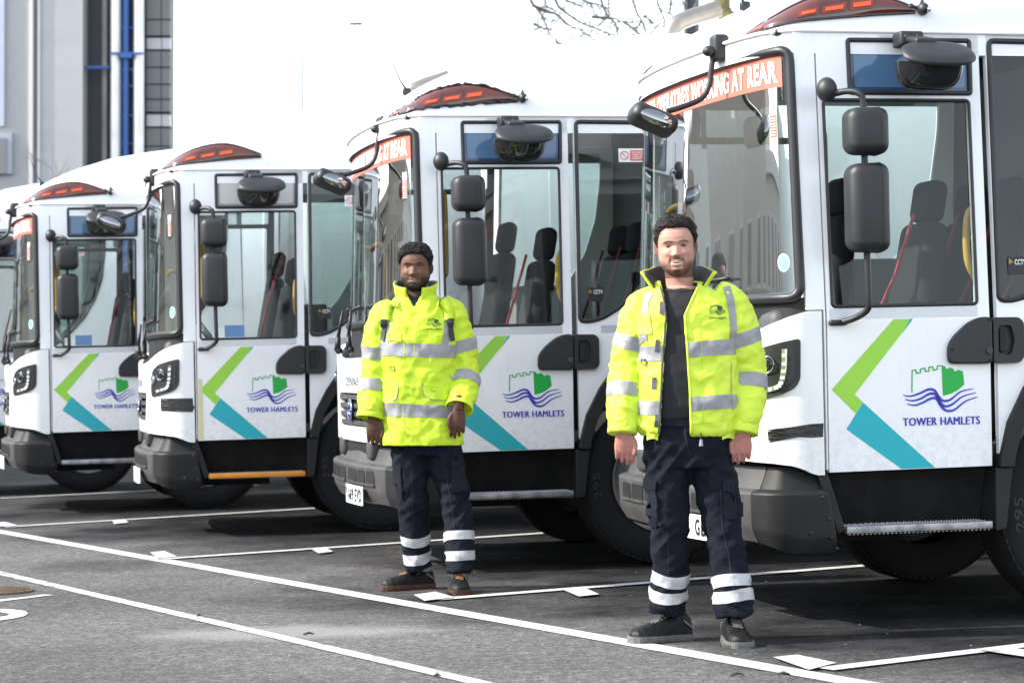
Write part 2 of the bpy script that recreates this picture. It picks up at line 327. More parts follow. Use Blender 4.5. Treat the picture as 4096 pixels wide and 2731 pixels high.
def paintmat(name, wear):
    m = bpy.data.materials.new(name); m.use_nodes = True; t = m.node_tree; b = t.nodes['Principled BSDF']; tc = nd(t, 'ShaderNodeTexCoord')
    def noi(s, d=5.0):
        n = nd(t, 'ShaderNodeTexNoise', Scale=s, Detail=d, Roughness=0.7); t.links.new(tc.outputs['Object'], n.inputs[0]); return n.outputs[0]
    r = nd(t, 'ShaderNodeMapRange'); r.inputs[1].default_value = wear; r.inputs[2].default_value = wear + 0.12; r.inputs[3].default_value = 0; r.inputs[4].default_value = 1
    ad = nd(t, 'ShaderNodeMath', operation='MULTIPLY_ADD'); ad.inputs[1].default_value = 0.45; t.links.new(noi(26, 5), ad.inputs[0])
    mu = nd(t, 'ShaderNodeMath', operation='MULTIPLY'); mu.inputs[1].default_value = 0.55; t.links.new(noi(5.5, 6), mu.inputs[0]); t.links.new(mu.outputs[0], ad.inputs[2]); t.links.new(ad.outputs[0], r.inputs[0])
    x = nd(t, 'ShaderNodeMix', data_type='RGBA'); x.inputs[6].default_value = (0.44, 0.43, 0.405, 1); x.inputs[7].default_value = (0.12, 0.118, 0.115, 1); t.links.new(r.outputs[0], x.inputs[0]); t.links.new(x.outputs[2], b.inputs['Base Color'])
    b.inputs['Roughness'].default_value = 0.75
    bp = nd(t, 'ShaderNodeBump', Strength=0.7, Distance=0.004); t.links.new(noi(95, 3), bp.inputs['Height']); t.links.new(bp.outputs[0], b.inputs['Normal'])
    return m
PAINT = paintmat('road_paint', 0.53); PAINT2 = paintmat('road_paint_worn', 0.485)
R_ = 900
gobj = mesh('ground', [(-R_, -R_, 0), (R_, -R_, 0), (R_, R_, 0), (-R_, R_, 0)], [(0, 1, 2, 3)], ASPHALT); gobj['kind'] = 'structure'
def mark(name, poly, m=PAINT, z=0.004):
    o = mesh(name, [(p[0], p[1], z) for p in poly], [tuple(range(len(poly)))], m)
    if o.data.polygons[0].normal.z < 0: o.data.flip_normals()
    o['kind'] = 'structure'; return o
def gline(name, a, b, wd, m=PAINT, z=0.004):
    a = Vector(a); b = Vector(b); t = (b - a).normalized(); n = Vector((-t.y, t.x)) * wd / 2; return mark(name, [a + n, b + n, b - n, a - n], m, z)
DA = Vector((-0.4740, 0.8805)); NA = Vector((-0.8805, -0.4740)); DB = Vector((0.8163, 0.5776))
def onA(c, t): return NA * c + DA * t
gline('lane_line', onA(-5.319, 3), onA(-5.319, 46), 0.125, PAINT)
gline('lane_line', onA(-4.206, 3), onA(-4.206, 46), 0.085, PAINT2)
for a, b in (((1.19, 9.27), (6.2, 12.78)), ((-0.39, 12.345), (2.6, 14.22)), ((-2.22, 15.36), (0.9, 17.5)), ((-3.95, 18.92), (-1.0, 21.13)), ((-6.2, 22.45), (-2.6, 24.95))):
    gline('bay_line', a, b, 0.10, PAINT, 0.008)
for q in ([(1.034, 9.636), (1.136, 9.697), (1.255, 9.42), (1.125, 9.223)], [(-0.508, 12.573), (-0.40, 12.717), (-0.29, 12.39), (-0.44, 12.237)], [(-2.364, 15.90), (-2.283, 15.98), (-2.13, 15.5), (-2.24, 15.37)], [(-4.16, 19.4), (-4.06, 19.47), (-3.86, 19.02), (-3.98, 18.92)],
          [(0.255, 12.74), (0.375, 12.815), (0.445, 12.40), (0.339, 12.303)], [(-1.327, 15.98), (-1.235, 16.05), (-1.15, 15.65), (-1.235, 15.526)], [(-3.195, 19.45), (-3.11, 19.51), (-3.01, 19.11), (-3.102, 18.955)], [(1.863, 9.75), (1.986, 9.83), (2.20, 9.44), (2.07, 9.36)]):
    mark('bay_tick', q, PAINT, 0.012)
gline('lane_dash', (-3.3, 11.93), (-2.49, 13.08), 0.085, PAINT2)
ch = [(-2.9, 12.33), (-2.65, 12.345), (-2.53, 12.311), (-2.44, 12.2), (-2.398, 12.066), (-2.395, 11.94), (-2.42, 11.85), (-2.5, 11.7), (-2.62, 11.55)]
ci = [(-2.9, 12.16), (-2.66, 12.19), (-2.56, 12.16), (-2.51, 12.10), (-2.485, 12.04), (-2.485, 11.98), (-2.52, 11.92), (-2.6, 11.82), (-2.72, 11.68)]
me = [(*p, 0.004) for p in ch] + [(*p, 0.004) for p in ci]
o = mesh('bay_number', me, [(i, i + 1, i + 10, i + 9) for i in range(8)], PAINT2); o['kind'] = 'structure'
for i, (x, y) in enumerate([(-2.83, 13.32)]):
    mh = empty('manhole_cover', (x, y, 0)); tag(mh, 'rusty brown iron cover set in the tarmac at the left edge', 'manhole cover')
    RUST = mat('rusty_iron', (0.10, 0.066, 0.035), 0.8, var=0.8, vscale=30, col2=(0.05, 0.034, 0.02), bump=0.003, bscale=60)
    bm = bmesh.new(); bmesh.ops.create_cone(bm, segments=36, radius1=0.215, radius2=0.21, depth=0.012, cap_ends=True); bmesh.ops.translate(bm, verts=bm.verts[:], vec=(0, 0, 0.006)); bmobj('lid', bm, RUST, mh)
    for k in range(7): rbox('rib', (0, -0.18 + k * 0.06, 0.014), (2 * math.sqrt(0.19 ** 2 - (-0.18 + k * 0.06) ** 2), 0.022, 0.006), RUST, mh, 0.002, 1)
bm = bmesh.new(); rnd = random.Random(3)
def chip(bm, x, y, r):
    q = bmesh.ops.create_icosphere(bm, subdivisions=1, radius=r); a = rnd.random() * 6
    for v in q['verts']:
        p = v.co * (0.7 + 0.6 * rnd.random()); v.co = Vector((x + p.x * math.cos(a) * 1.4 - p.y * math.sin(a), y + p.x * math.sin(a) * 1.4 + p.y * math.cos(a), 0.003 + abs(p.z) * 0.6))
for k in range(260):
    d = 8.8 + rnd.random() ** 1.5 * 11; x = (rnd.random() - 0.5) * 0.43 * d; chip(bm, x, d, 0.002 + 0.005 * rnd.random() ** 3)
o = bmobj('gravel_chips', bm, mat('gravel', (0.30, 0.29, 0.27), 0.8, var=0.9, vscale=2, col2=(0.05, 0.05, 0.05))); o['kind'] = 'stuff'; o['label'] = 'scattered small stone chips lying on the tarmac'
bm = bmesh.new()
for (x, y, l, a) in ((-0.93, 10.85, 0.05, 0.3), (-1.52, 11.75, 0.04, 1.2), (0.82, 9.14, 0.06, 0.5), (1.0, 9.17, 0.05, -0.4), (-0.3, 9.3, 0.03, 0.4)):
    c, s = math.cos(a), math.sin(a); tube(bm, [(x, y, 0.006), (x + c * l * 0.5, y + s * l * 0.5, 0.012), (x + c * l, y + s * l, 0.006)], [0.004, 0.006, 0.002], 5)
o = bmobj('leaf_litter', bm, mat('leaf_litter', (0.05, 0.03, 0.018), 0.8)); o['kind'] = 'stuff'; o['label'] = 'small brown leaf scraps and twigs on the tarmac'
# ---------------------------------------------------------------- background (true vertical)
FD = 85.482 / 36 * 2352
def TW(px, py, d): return Vector(((px - 1176) * d / FD, d, CAMH + (844.2 - py) * d / FD))
def upright(o, loc): o.matrix_world = GT.to_4x4() @ Matrix.Translation(loc); return o
DEP = 60.0; U = DEP / FD
bl = empty('warehouse_building'); tag(bl, 'tall grey clad industrial building with silver pipes at the far left', 'building')
base = Vector(((0 - 1176) * U, DEP, 0)); upright(bl, base)
def BX(px): return px * U
def BZ(py): return CAMH + (844.2 - py) * U
CLAD = mat('grey_cladding', (0.50, 0.50, 0.515), 0.5, var=0.5, vscale=0.6, col2=(0.43, 0.43, 0.445), stretch=(0.4, 1, 3))
CLAD2 = mat('pale_cladding', (0.44, 0.44, 0.45), 0.5); DARKW = mat('dark_cladding', (0.035, 0.037, 0.045), 0.5)
PIPE = mat('silver_pipe', (0.80, 0.78, 0.78), 0.35, 0.25, var=0.5, vscale=1.5, col2=(0.6, 0.58, 0.58)); BLUESTEEL = mat('blue_steel', (0.012, 0.085, 0.30), 0.45)
LOUVRE = mat('grey_louvre', (0.16, 0.16, 0.165), 0.5, var=0.4, vscale=1.2, col2=(0.12, 0.12, 0.125)); WINB = mat('pale_glazing', (0.45, 0.44, 0.46), 0.2); FRAMEB = mat('pale_blue_frame', (0.34, 0.37, 0.42), 0.5)
def bb(name, x0, x1, z0, z1, y0, y1, m, bev=0.0):
    bm = bmesh.new(); box(bm, ((x0 + x1) / 2, (y0 + y1) / 2, (z0 + z1) / 2), (x1 - x0, y1 - y0, z1 - z0)); return bmobj(name, bm, m, bl)
TOPZ = 15.0
bb('wall', BX(-900), BX(382), 0, TOPZ, 0.75, 1.3, DARKW)
# ribbed cladding sheets: each horizontal rib is a fold of the sheet
def ribbed(name, x0, x1, z0, z1, m, pitch=0.052, y=0.0):
    vs = []; fs = []; n = int((z1 - z0) / pitch)
    for i in range(n + 1):
        z = z0 + i * pitch
        for (dz, dy) in ((0, 0), (pitch * 0.55, 0), (pitch * 0.7, 0.02), (pitch * 0.9, 0.02)):
            vs += [(x0, y + dy, z + dz), (x1, y + dy, z + dz)]
    for i in range(len(vs) // 2 - 1): fs.append((2 * i, 2 * i + 1, 2 * i + 3, 2 * i + 2))
    return mesh(name, vs, fs, m, bl)
ribbed('cladding_sheet', BX(88), BX(186), 0, TOPZ, CLAD); ribbed('cladding_sheet', BX(-900), BX(70), 0, TOPZ, CLAD2, y=0.02)
bb('cladding_return', BX(185), BX(188), 0, TOPZ, -0.01, 0.74, CLAD2); bb('corner_recess', BX(74), BX(88), 0, TOPZ, 0.1, 0.2, mat('mauve_grey', (0.26, 0.25, 0.29), 0.6))
bb('cladding_trim', BX(66), BX(75), 0, TOPZ, -0.06, 0.3, mat('cream_trim', (0.62, 0.6, 0.56), 0.5)); bb('cladding_trim', BX(86), BX(91), 0, TOPZ, -0.05, 0.2, CLAD)
bb('window_frame', BX(-60), BX(28), BZ(400), BZ(305), -0.10, 0.05, FRAMEB); wfr = bb('window_pane', BX(-50), BX(16), BZ(400), BZ(318), -0.13, 0.0, mat('grey_pane', (0.17, 0.17, 0.19), 0.3))
bb('blue_panel', BX(-120), BX(9), BZ(290), TOPZ, -0.06, 0.02, mat('blue_white_panel', (0.46, 0.49, 0.58), 0.5, var=0.6, vscale=1.0, col2=(0.35, 0.40, 0.55)))
def vpipe(px, wpx, m, y):
    bm = bmesh.new(); r = wpx * U / 2; pts = []; rs = []; z = 0.0
    while z < TOPZ:
        tube(bm, [(BX(px), y, z + 0.70), (BX(px), y, z + 0.74)], r * 1.03, 20); z += 0.77
    tube(bm, [(BX(px), y, 0), (BX(px), y, TOPZ)], r, 24); return bmobj('flue_pipe', bm, m, bl, angle=40)
vpipe(260, 25, PIPE, 0.35); vpipe(313, 25, PIPE, 0.35); vpipe(232, 14, mat('dull_pipe', (0.25, 0.235, 0.225), 0.5, var=0.6, vscale=1.2, col2=(0.14, 0.13, 0.13)), 0.5)
bb('blue_column', BX(279), BX(290), 0, TOPZ, 0.2, 0.45, BLUESTEEL)
for py in (59, 119, 156, 194, 262, 327): bb('blue_bracket', BX(268), BX(303), BZ(py + 2), BZ(py - 2), 0.3, 0.4, BLUESTEEL)
bb('blue_clamp', BX(247), BX(326), BZ(122), BZ(118), 0.14, 0.2, BLUESTEEL); bb('blue_clamp', BX(270), BX(300), BZ(131), BZ(121), 0.12, 0.2, BLUESTEEL); bb('blue_rail', BX(189), BX(246), BZ(155), BZ(149), 0.2, 0.3, BLUESTEEL)
for k in range(24):
    z0 = 0.4 * k; py0 = 844.2 - (z0 - CAMH) / U
for i, (pa, pb, m) in enumerate([(-420, -300, LOUVRE), (-296, -186, LOUVRE), (-182, -100, WINB), (-96, -40, LOUVRE), (-37, 36, LOUVRE), (39, 74, LOUVRE), (79, 105, WINB), (111, 147, LOUVRE), (150, 186, LOUVRE), (189, 221, LOUVRE), (224, 251, LOUVRE), (257, 284, WINB), (290, 330, LOUVRE), (333, 380, LOUVRE), (384, 440, LOUVRE), (444, 520, WINB), (524, 600, LOUVRE), (604, 700, LOUVRE), (704, 840, LOUVRE)]):
    for (xa, xb) in ((327, 361), (363, 382)): bb('facade_panel', BX(xa), BX(xb), BZ(pb), BZ(pa), 0.55 if m is LOUVRE else 0.62, 0.8, m)
# ---- brick terrace across the lane, out of frame but mirrored in the windscreens
tb0 = empty('brick_building'); tag(tb0, 'long brick building across the lane, mirrored in the truck windscreens', 'building'); upright(tb0, Vector((-24, 18, -0.6)))
BRK = mat('pale_brick', (0.36, 0.32, 0.27), 0.85, var=0.7, vscale=3.5, col2=(0.26, 0.22, 0.18), bump=0.01, bscale=14); STN = mat('stone_trim', (0.42, 0.40, 0.36), 0.8); PANE = mat('dark_pane', (0.03, 0.035, 0.04), 0.08)
def tbx(name, c, s, m, par=None): bm = bmesh.new(); box(bm, c, s); return bmobj(name, bm, m, par or tb0)
for j, hh in enumerate((6.2, 8.6, 7.4, 5.6, 7.9, 9.4, 6.0)): tbx('wall', (-4, -36 + j * 12, hh / 2), (8, 11.98, hh), BRK); tbx('parapet', (-0.05, -36 + j * 12, hh + 0.15), (0.7, 11.9, 0.35), STN); tbx('string_course', (0.05, 0, 3.6), (0.2, 84, 0.25), STN)
for j in range(28):
    for z in (1.9, 4.35): wn = tbx('window', (0.03, -40.5 + j * 3, z), (0.12, 1.3, 1.3), STN); tbx('window_pane', (0.07, -40.5 + j * 3, z + 0.02), (0.1, 1.1, 1.1), PANE, wn)
# ---- street lamp
lp = empty('street_lamp'); tag(lp, 'slender street lamp with a long arm above the third truck', 'street lamp'); upright(lp, TW(693, 844.2 + CAMH * FD / 48, 48)); LM = mat('lamp_steel', (0.34, 0.36, 0.40), 0.5, 0.2)
u48 = 48 / FD; H48 = CAMH + (844.2 - 75) * u48
tubeobj('pole', [(0, 0, -0.5), (0, 0, 3), (0, 0, H48 - 0.2)], [0.06, 0.042, 0.026], LM, lp, 10)
tubeobj('arm', smoothpath([(0, 0, H48 - 0.2), (0.05, 0, H48), (0.12, 0, H48 + 0.1), (0.8, 0, H48 + 0.16), (1.0, 0, H48 + 0.17)], 5), 0.018, LM, lp, 6)
rbox('lamp_head', (1.07, 0, H48 + 0.18), (0.24, 0.12, 0.05), mat('lamp_head_grey', (0.12, 0.14, 0.17), 0.5), lp, 0.02)
# ---- bare tree over the nearest truck
BARK = mat('bark', (0.12, 0.10, 0.085), 0.85, var=0.8, vscale=9, col2=(0.05, 0.042, 0.035), bump=0.01, bscale=30); BARKG = mat('mossy_bark', (0.24, 0.22, 0.07), 0.85, var=0.9, vscale=6, col2=(0.12, 0.09, 0.05), bump=0.012, bscale=25)
trd = 27.0; tr_ = empty('bare_tree'); tag(tr_, 'leafless tree whose twigs hang into the sky above the second truck', 'tree'); tb = TW(1985, 844.2 + CAMH * FD / trd, trd); upright(tr_, tb)
def TL(px, py, dy=0.0): return TW(px, py, trd) - tb + Vector((0, dy, 0))
tubeobj('trunk', smoothpath([TL(1990, 1050), TL(1985, 500), TL(1960, 300), TL(1690, 60), TL(1655, -20), TL(1600, -260), TL(1560, -520)], 5), [0.2] * 6 + [0.19] * 5 + [0.16] * 5 + [0.09] * 5 + [0.08] * 5 + [0.06] * 5, BARKG, tr_, 12)
q6 = lambda x, y: (1091 + x * 0.293, y * 0.293)
BR = [[(435, 0), (500, 80), (640, 120), (690, 170), (760, 220), (825, 240), (890, 295), (955, 348)], [(435, 0), (490, 80), (540, 170), (585, 280), (640, 330), (695, 392)], [(640, 0), (720, 85), (830, 160), (920, 195), (1035, 240), (1095, 325)], [(1030, 0), (1028, 120), (1035, 240)], [(1030, 0), (1120, 120), (1140, 200), (1150, 320)],
      [(920, 115), (1040, 122), (1110, 130), (1160, 155), (1320, 155)], [(1275, 0), (1330, 110), (1360, 200), (1385, 275)], [(1550, 0), (1545, 60), (1575, 115)], [(1160, 170), (1240, 225), (1330, 300)], [(1790, 0), (1850, 80), (1900, 140)], [(640, 245), (740, 262), (815, 272)], [(455, 240), (520, 275), (600, 290)], [(700, 40), (790, 70), (840, 92)], [(890, 60), (920, 115)], [(1420, 0), (1440, 90), (1475, 170), (1470, 240)], [(1600, 0), (1630, 90), (1690, 150)], [(820, 0), (880, 60), (990, 90), (1060, 150)], [(550, 0), (600, 60), (700, 100)], [(1330, 110), (1290, 160), (1285, 200)]]
rr = random.Random(11); bmb = bmesh.new(); bmt = bmesh.new()
for i, b in enumerate(BR):
    dy = (rr.random() - 0.5) * 2.2; pts = [TL(*q6(*p), dy) for p in b]
    if b[0][1] == 0:
        sx, sy = q6(*b[0]); pts = [TL(1600 + (sx - 1600) * 0.25, -330 - 25 * i, dy * 0.3), TL(1600 + (sx - 1600) * 0.72, -250 - 12 * i, dy), TL(sx + (-8 if i < 7 else 6), -80, dy)] + pts
    sp = smoothpath(pts, 4); n = len(sp); tube(bmb, sp, [0.020 * (1 - k / n) ** 1.2 + 0.0048 for k in range(n)] if b[0][1] == 0 else [0.011 * (1 - k / n) + 0.004 for k in range(n)], 6)
    for k in range(n // 3, n):
        if rr.random() < 0.95:
            p = sp[k]; v = Vector((rr.uniform(-1, 1), rr.uniform(-0.6, 0.6), rr.uniform(-0.9, 0.35))).normalized(); L = rr.uniform(0.1, 0.38); w2 = v.orthogonal().normalized() * rr.uniform(-0.06, 0.06)
            tube(bmt, [p, p + v * L * 0.5 + w2, p + v * L], [0.0055, 0.0045, 0.0025], 4, False)
            for _ in range(2): q = p + v * L * rr.uniform(0.3, 1); tube(bmt, [q, q + Vector((rr.uniform(-1, 1), rr.uniform(-1, 1), rr.uniform(-1, 0.4))) * L * 0.35], [0.003, 0.002], 3, False)
bmobj('branches', bmb, BARK, tr_, angle=60); bmobj('twigs', bmt, BARK, tr_)['kind'] = 'stuff'
# ---- lattice mast behind the tree
ms = empty('lattice_mast'); tag(ms, 'dark lattice mast rising behind the roof of the nearest truck', 'mast'); md = 40.0; mb_ = TW(1589, 844.2 + CAMH * FD / md, md); upright(ms, mb_); um = md / FD; MST = mat('mast_steel', (0.03, 0.035, 0.05), 0.5, var=0.5, vscale=8, col2=(0.18, 0.18, 0.2))
for sx in (-1, 1):
    for sy in (-1, 1): tubeobj('leg', [(sx * 12 * um, sy * 12 * um, 0), (sx * 12 * um, sy * 12 * um, 9)], 0.035, MST, ms, 6)
for k in range(22):
    z = k * 0.4; s = 1 if k % 2 else -1
    for sy in (-1, 1): tubeobj('brace', [(-s * 12 * um, sy * 12 * um, z), (s * 12 * um, sy * 12 * um, z + 0.4)], 0.028, MST, ms, 5)
rbox('cable_box', (0, 0, 6.6), (0.13, 0.1, 2.6), MST, ms, 0.01)
# ---- magpie
bd = empty('bird'); tag(bd, 'black and white magpie perched on a hanging twig', 'bird'); upright(bd, TW(*q6(1362, 165), trd)); 
BB = mat('bird_black', (0.01, 0.01, 0.012), 0.5); BWt = mat('bird_white', (0.7, 0.7, 0.68), 0.7); ub = trd / FD * 0.293
def blob(name, c, s, m, parent, rot=None, sub=3):
    bm = bmesh.new(); bmesh.ops.create_icosphere(bm, subdivisions=sub, radius=1.0)
    for v in bm.verts:
        p = Vector((v.co.x * s[0], v.co.y * s[1], v.co.z * s[2])); v.co = (rot @ p if rot is not None else p) + Vector(c)
    return bmobj(name, bm, m, parent, True)
ry = Matrix.Rotation(math.radians(40), 3, 'Y')
blob('body', (0, 0, 0), (34 * ub, 22 * ub, 20 * ub), BWt, bd, ry); blob('head', (-26 * ub, 0, 36 * ub), (17 * ub, 15 * ub, 16 * ub), BB, bd); blob('wing', (8 * ub, -14 * ub, 4 * ub), (30 * ub, 9 * ub, 12 * ub), BB, bd, ry)
tubeobj('tail', [(20 * ub, 0, -14 * ub), (48 * ub, 0, -22 * ub)], [9 * ub, 4 * ub], BB, bd, 6); tubeobj('beak', [(-40 * ub, 0, 38 * ub), (-54 * ub, 0, 34 * ub)], [5 * ub, 1 * ub], BB, bd, 5)
for s in (-1, 1): tubeobj('leg', [(2 * ub, s * 7 * ub, -16 * ub), (-4 * ub, s * 7 * ub, -36 * ub)], 1.6 * ub, BB, bd, 4)
# ---- slim leafless tree in front of the building
sd = 46.0; st = empty('young_tree'); tag(st, 'small leafless young tree in front of the grey cladding', 'tree'); upright(st, TW(118, 844.2 + CAMH * FD / sd, sd)); us = sd / FD; bm = bmesh.new(); bm2 = bmesh.new(); htop = CAMH + (844.2 - 330) * us
tube(bm, [(0, 0, 0), (0.02, 0, htop * 0.5), (0, 0, htop)], [0.05, 0.035, 0.008], 7)
def grow(p, v, L, r, dpt):
    q = p + v * L; tube(bm2, [p, (p + q) / 2 + Vector((rr.uniform(-1, 1), rr.uniform(-1, 1), 0)) * L * 0.06, q], [r, r * 0.8, r * 0.6], 4, False)
    if dpt:
        for _ in range(3): grow(p + v * L * rr.uniform(0.35, 1), (v + Vector((rr.uniform(-1, 1), rr.uniform(-1, 1), rr.uniform(-0.2, 0.8))) * 0.75).normalized(), L * 0.62, r * 0.6, dpt - 1)
for k in range(13):
    z = htop * (0.4 + 0.55 * k / 13); a = k * 2.4; grow(Vector((0, 0, z)), Vector((math.cos(a), math.sin(a), 0.7)).normalized(), (htop - z) * 0.35 + 0.25, 0.012, 2)
PALEBARK = mat('pale_bark', (0.30, 0.27, 0.25), 0.9); bmobj('trunk', bm, PALEBARK, st, angle=60); bmobj('branches', bm2, PALEBARK, st)
# ---------------------------------------------------------------- refuse truck (x to the rear, y across to the far side, z up)
WID = 2.28; MID = WID / 2
def tum(z): return 0.0 if z < 1.35 else 0.105 * (z - 1.35) / 1.27
def SIDE(x, z, w): return (x, tum(z) - w, z)
def FAR(x, z, w): return (x, WID - tum(z) + w, z)
class Plan:
    """Half outline in plan, mirrored to a full front; s runs from the near side round to the far side."""
    def __init__(self, half, k=6):
        h = [Vector((p[0], p[1], 0)) for p in smoothpath([(a, b, 0) for a, b in half], k)]
        full = h + [Vector((p.x, WID - p.y, 0)) for p in reversed(h[:-1])]
        self.p = full; self.s = [0.0]
        for a, b in zip(full, full[1:]): self.s.append(self.s[-1] + (b - a).length)
        self.L = self.s[-1]; self.cuts = self.s[1:-1]
    def at(self, s):
        P, S = self.p, self.s; lo, hi = 0, len(S) - 2
        while lo < hi:
            m_ = (lo + hi + 1) // 2
            if S[m_] <= s: lo = m_
            else: hi = m_ - 1
        i = lo; d = (S[i + 1] - S[i]) or 1; t = (s - S[i]) / d; p = P[i].lerp(P[i + 1], t)
        def nrm(j):
            a = P[max(j - 1, 0)]; b = P[min(j + 1, len(P) - 1)]; e = (b - a).normalized(); return Vector((-e.y, e.x, 0))
        n = nrm(i).lerp(nrm(i + 1), min(1, max(0, t))).normalized()
        return p, n
P_LOW = Plan([(-0.037, 0.0), (-0.11, 0.0), (-0.17, 0.012), (-0.225, 0.042), (-0.27, 0.09), (-0.305, 0.17), (-0.33, 0.3), (-0.352, 0.6), (-0.362, MID)])
P_WS = Plan([(-0.098, 0.0), (-0.13, 0.014), (-0.17, 0.05), (-0.205, 0.12), (-0.235, 0.24), (-0.265, 0.45), (-0.29, 0.78), (-0.30, MID)])
P_BUM = Plan([(0.02, -0.015), (-0.10, -0.016), (-0.20, -0.014), (-0.255, 0.004), (-0.30, 0.052), (-0.333, 0.14), (-0.362, 0.30), (-0.392, 0.65), (-0.402, MID)])
P_ROOF = Plan([(1.62, 0.0), (0.9, 0.0), (0.3, 0.0), (0.0, 0.0), (-0.08, 0.006), (-0.14, 0.035), (-0.185, 0.09), (-0.215, 0.17), (-0.245, 0.35), (-0.275, 0.7), (-0.285, MID)])
def LOW(s, z, w):
    p, n = P_LOW.at(s); k = 0.02 * max(0, (1.0 - z) / 0.3) - 0.03 * max(0, (z - 1.2) / 0.2) * (1 if 0.3 < s < P_LOW.L - 0.3 else sstep(0.05, 0.3, min(s, P_LOW.L - s)))
    return (p.x + n.x * (w + 0) - k * 0, p.y + n.y * w, z)
def WS(s, z, w):
    p, n = P_WS.at(s); fr = (p.x + 0.098) / -0.202; lean = 0.045 * (z - 1.42) / 1.14 * fr
    y = p.y + n.y * w; return (p.x + n.x * w + lean, MID + (y - MID) * (MID - tum(z)) / MID, z)
def BUM(s, z, w):
    p, n = P_BUM.at(s); return (p.x + n.x * w, p.y + n.y * w, z)
RL = [0, 0.06, 0.16, 0.3, 0.45, 0.6, 0.78, 1.0]; RD = [0, 0.004, 0.02, 0.055, 0.12, 0.24, 0.5, 0.98]; RE = [0, 0.012, 0.035, 0.075, 0.12, 0.18, 0.3, 0.55]; RG = [0, 0.12, 0.32, 0.56, 0.76, 0.89, 0.97, 1.0]
HX = [-0.3, -0.13, 0.0, 0.15, 0.3, 0.58, 0.9, 1.26, 1.62]; HZ = [2.74, 2.80, 2.87, 2.935, 2.995, 3.082, 3.138, 3.182, 3.212]
def ROOF(s, lam, w):
    p, n = P_ROOF.at(s); d = interp(lam, RL, RD); e = interp(lam, RL, RE); g = interp(lam, RL, RG)
    fr = 1 - sstep(-0.3, 0.7, p.x); x = p.x + n.x * w + e * fr; y = p.y + n.y * w
    y = MID + (y - MID) * (MID - 0.107) / MID * (1 - d / (MID - 0.107) * 1.0); z = 2.632 + (interp(x, HX, HZ) - 2.632) * g
    return (x, y, z + w * lam * 0.6)
def wheel(parent, x, y, out):
    wh = empty('wheel', (x, y, 0.5)); wh.parent = parent; n = 72
    prof = [(0.30, -0.10), (0.33, -0.125), (0.40, -0.14), (0.455, -0.135), (0.48, -0.12), (0.498, -0.10), (0.5, 0), (0.498, 0.10), (0.48, 0.12), (0.455, 0.135), (0.40, 0.14), (0.33, 0.125), (0.30, 0.10)]
    def lathe(name, pr, m, o):
        vs = []; fs = []
        for i in range(n):
            a = 2 * PI * i / n
            for r, yy in pr: vs.append((r * math.sin(a), yy, r * math.cos(a)))
        k = len(pr)
        for i in range(n):
            for j in range(k - 1): fs.append((i * k + j, i * k + j + 1, ((i + 1) % n) * k + j + 1, ((i + 1) % n) * k + j))
        return mesh(name, vs, fs, m, o, True)
    ty = lathe('tyre', prof, TYRE, wh)
    bm = bmesh.new()
    for i in range(n):
        a = 2 * PI * (i + 0.5) / n
        for sgn in (-1, 1): box(bm, (0.484 * math.sin(a), sgn * 0.116, 0.484 * math.cos(a)), (0.030, 0.030, 0.010), rot=Matrix.Rotation(a, 3, 'Y'))
    bmobj('tread_lugs', bm, TYRE, wh)['kind'] = 'stuff'
    lathe('rim', [(0.305, out * 0.12), (0.29, out * 0.10), (0.27, out * 0.02), (0.2, out * -0.02), (0.14, out * 0.0), (0.13, out * 0.06), (0.0, out * 0.07)], STEEL, wh)
    return wh
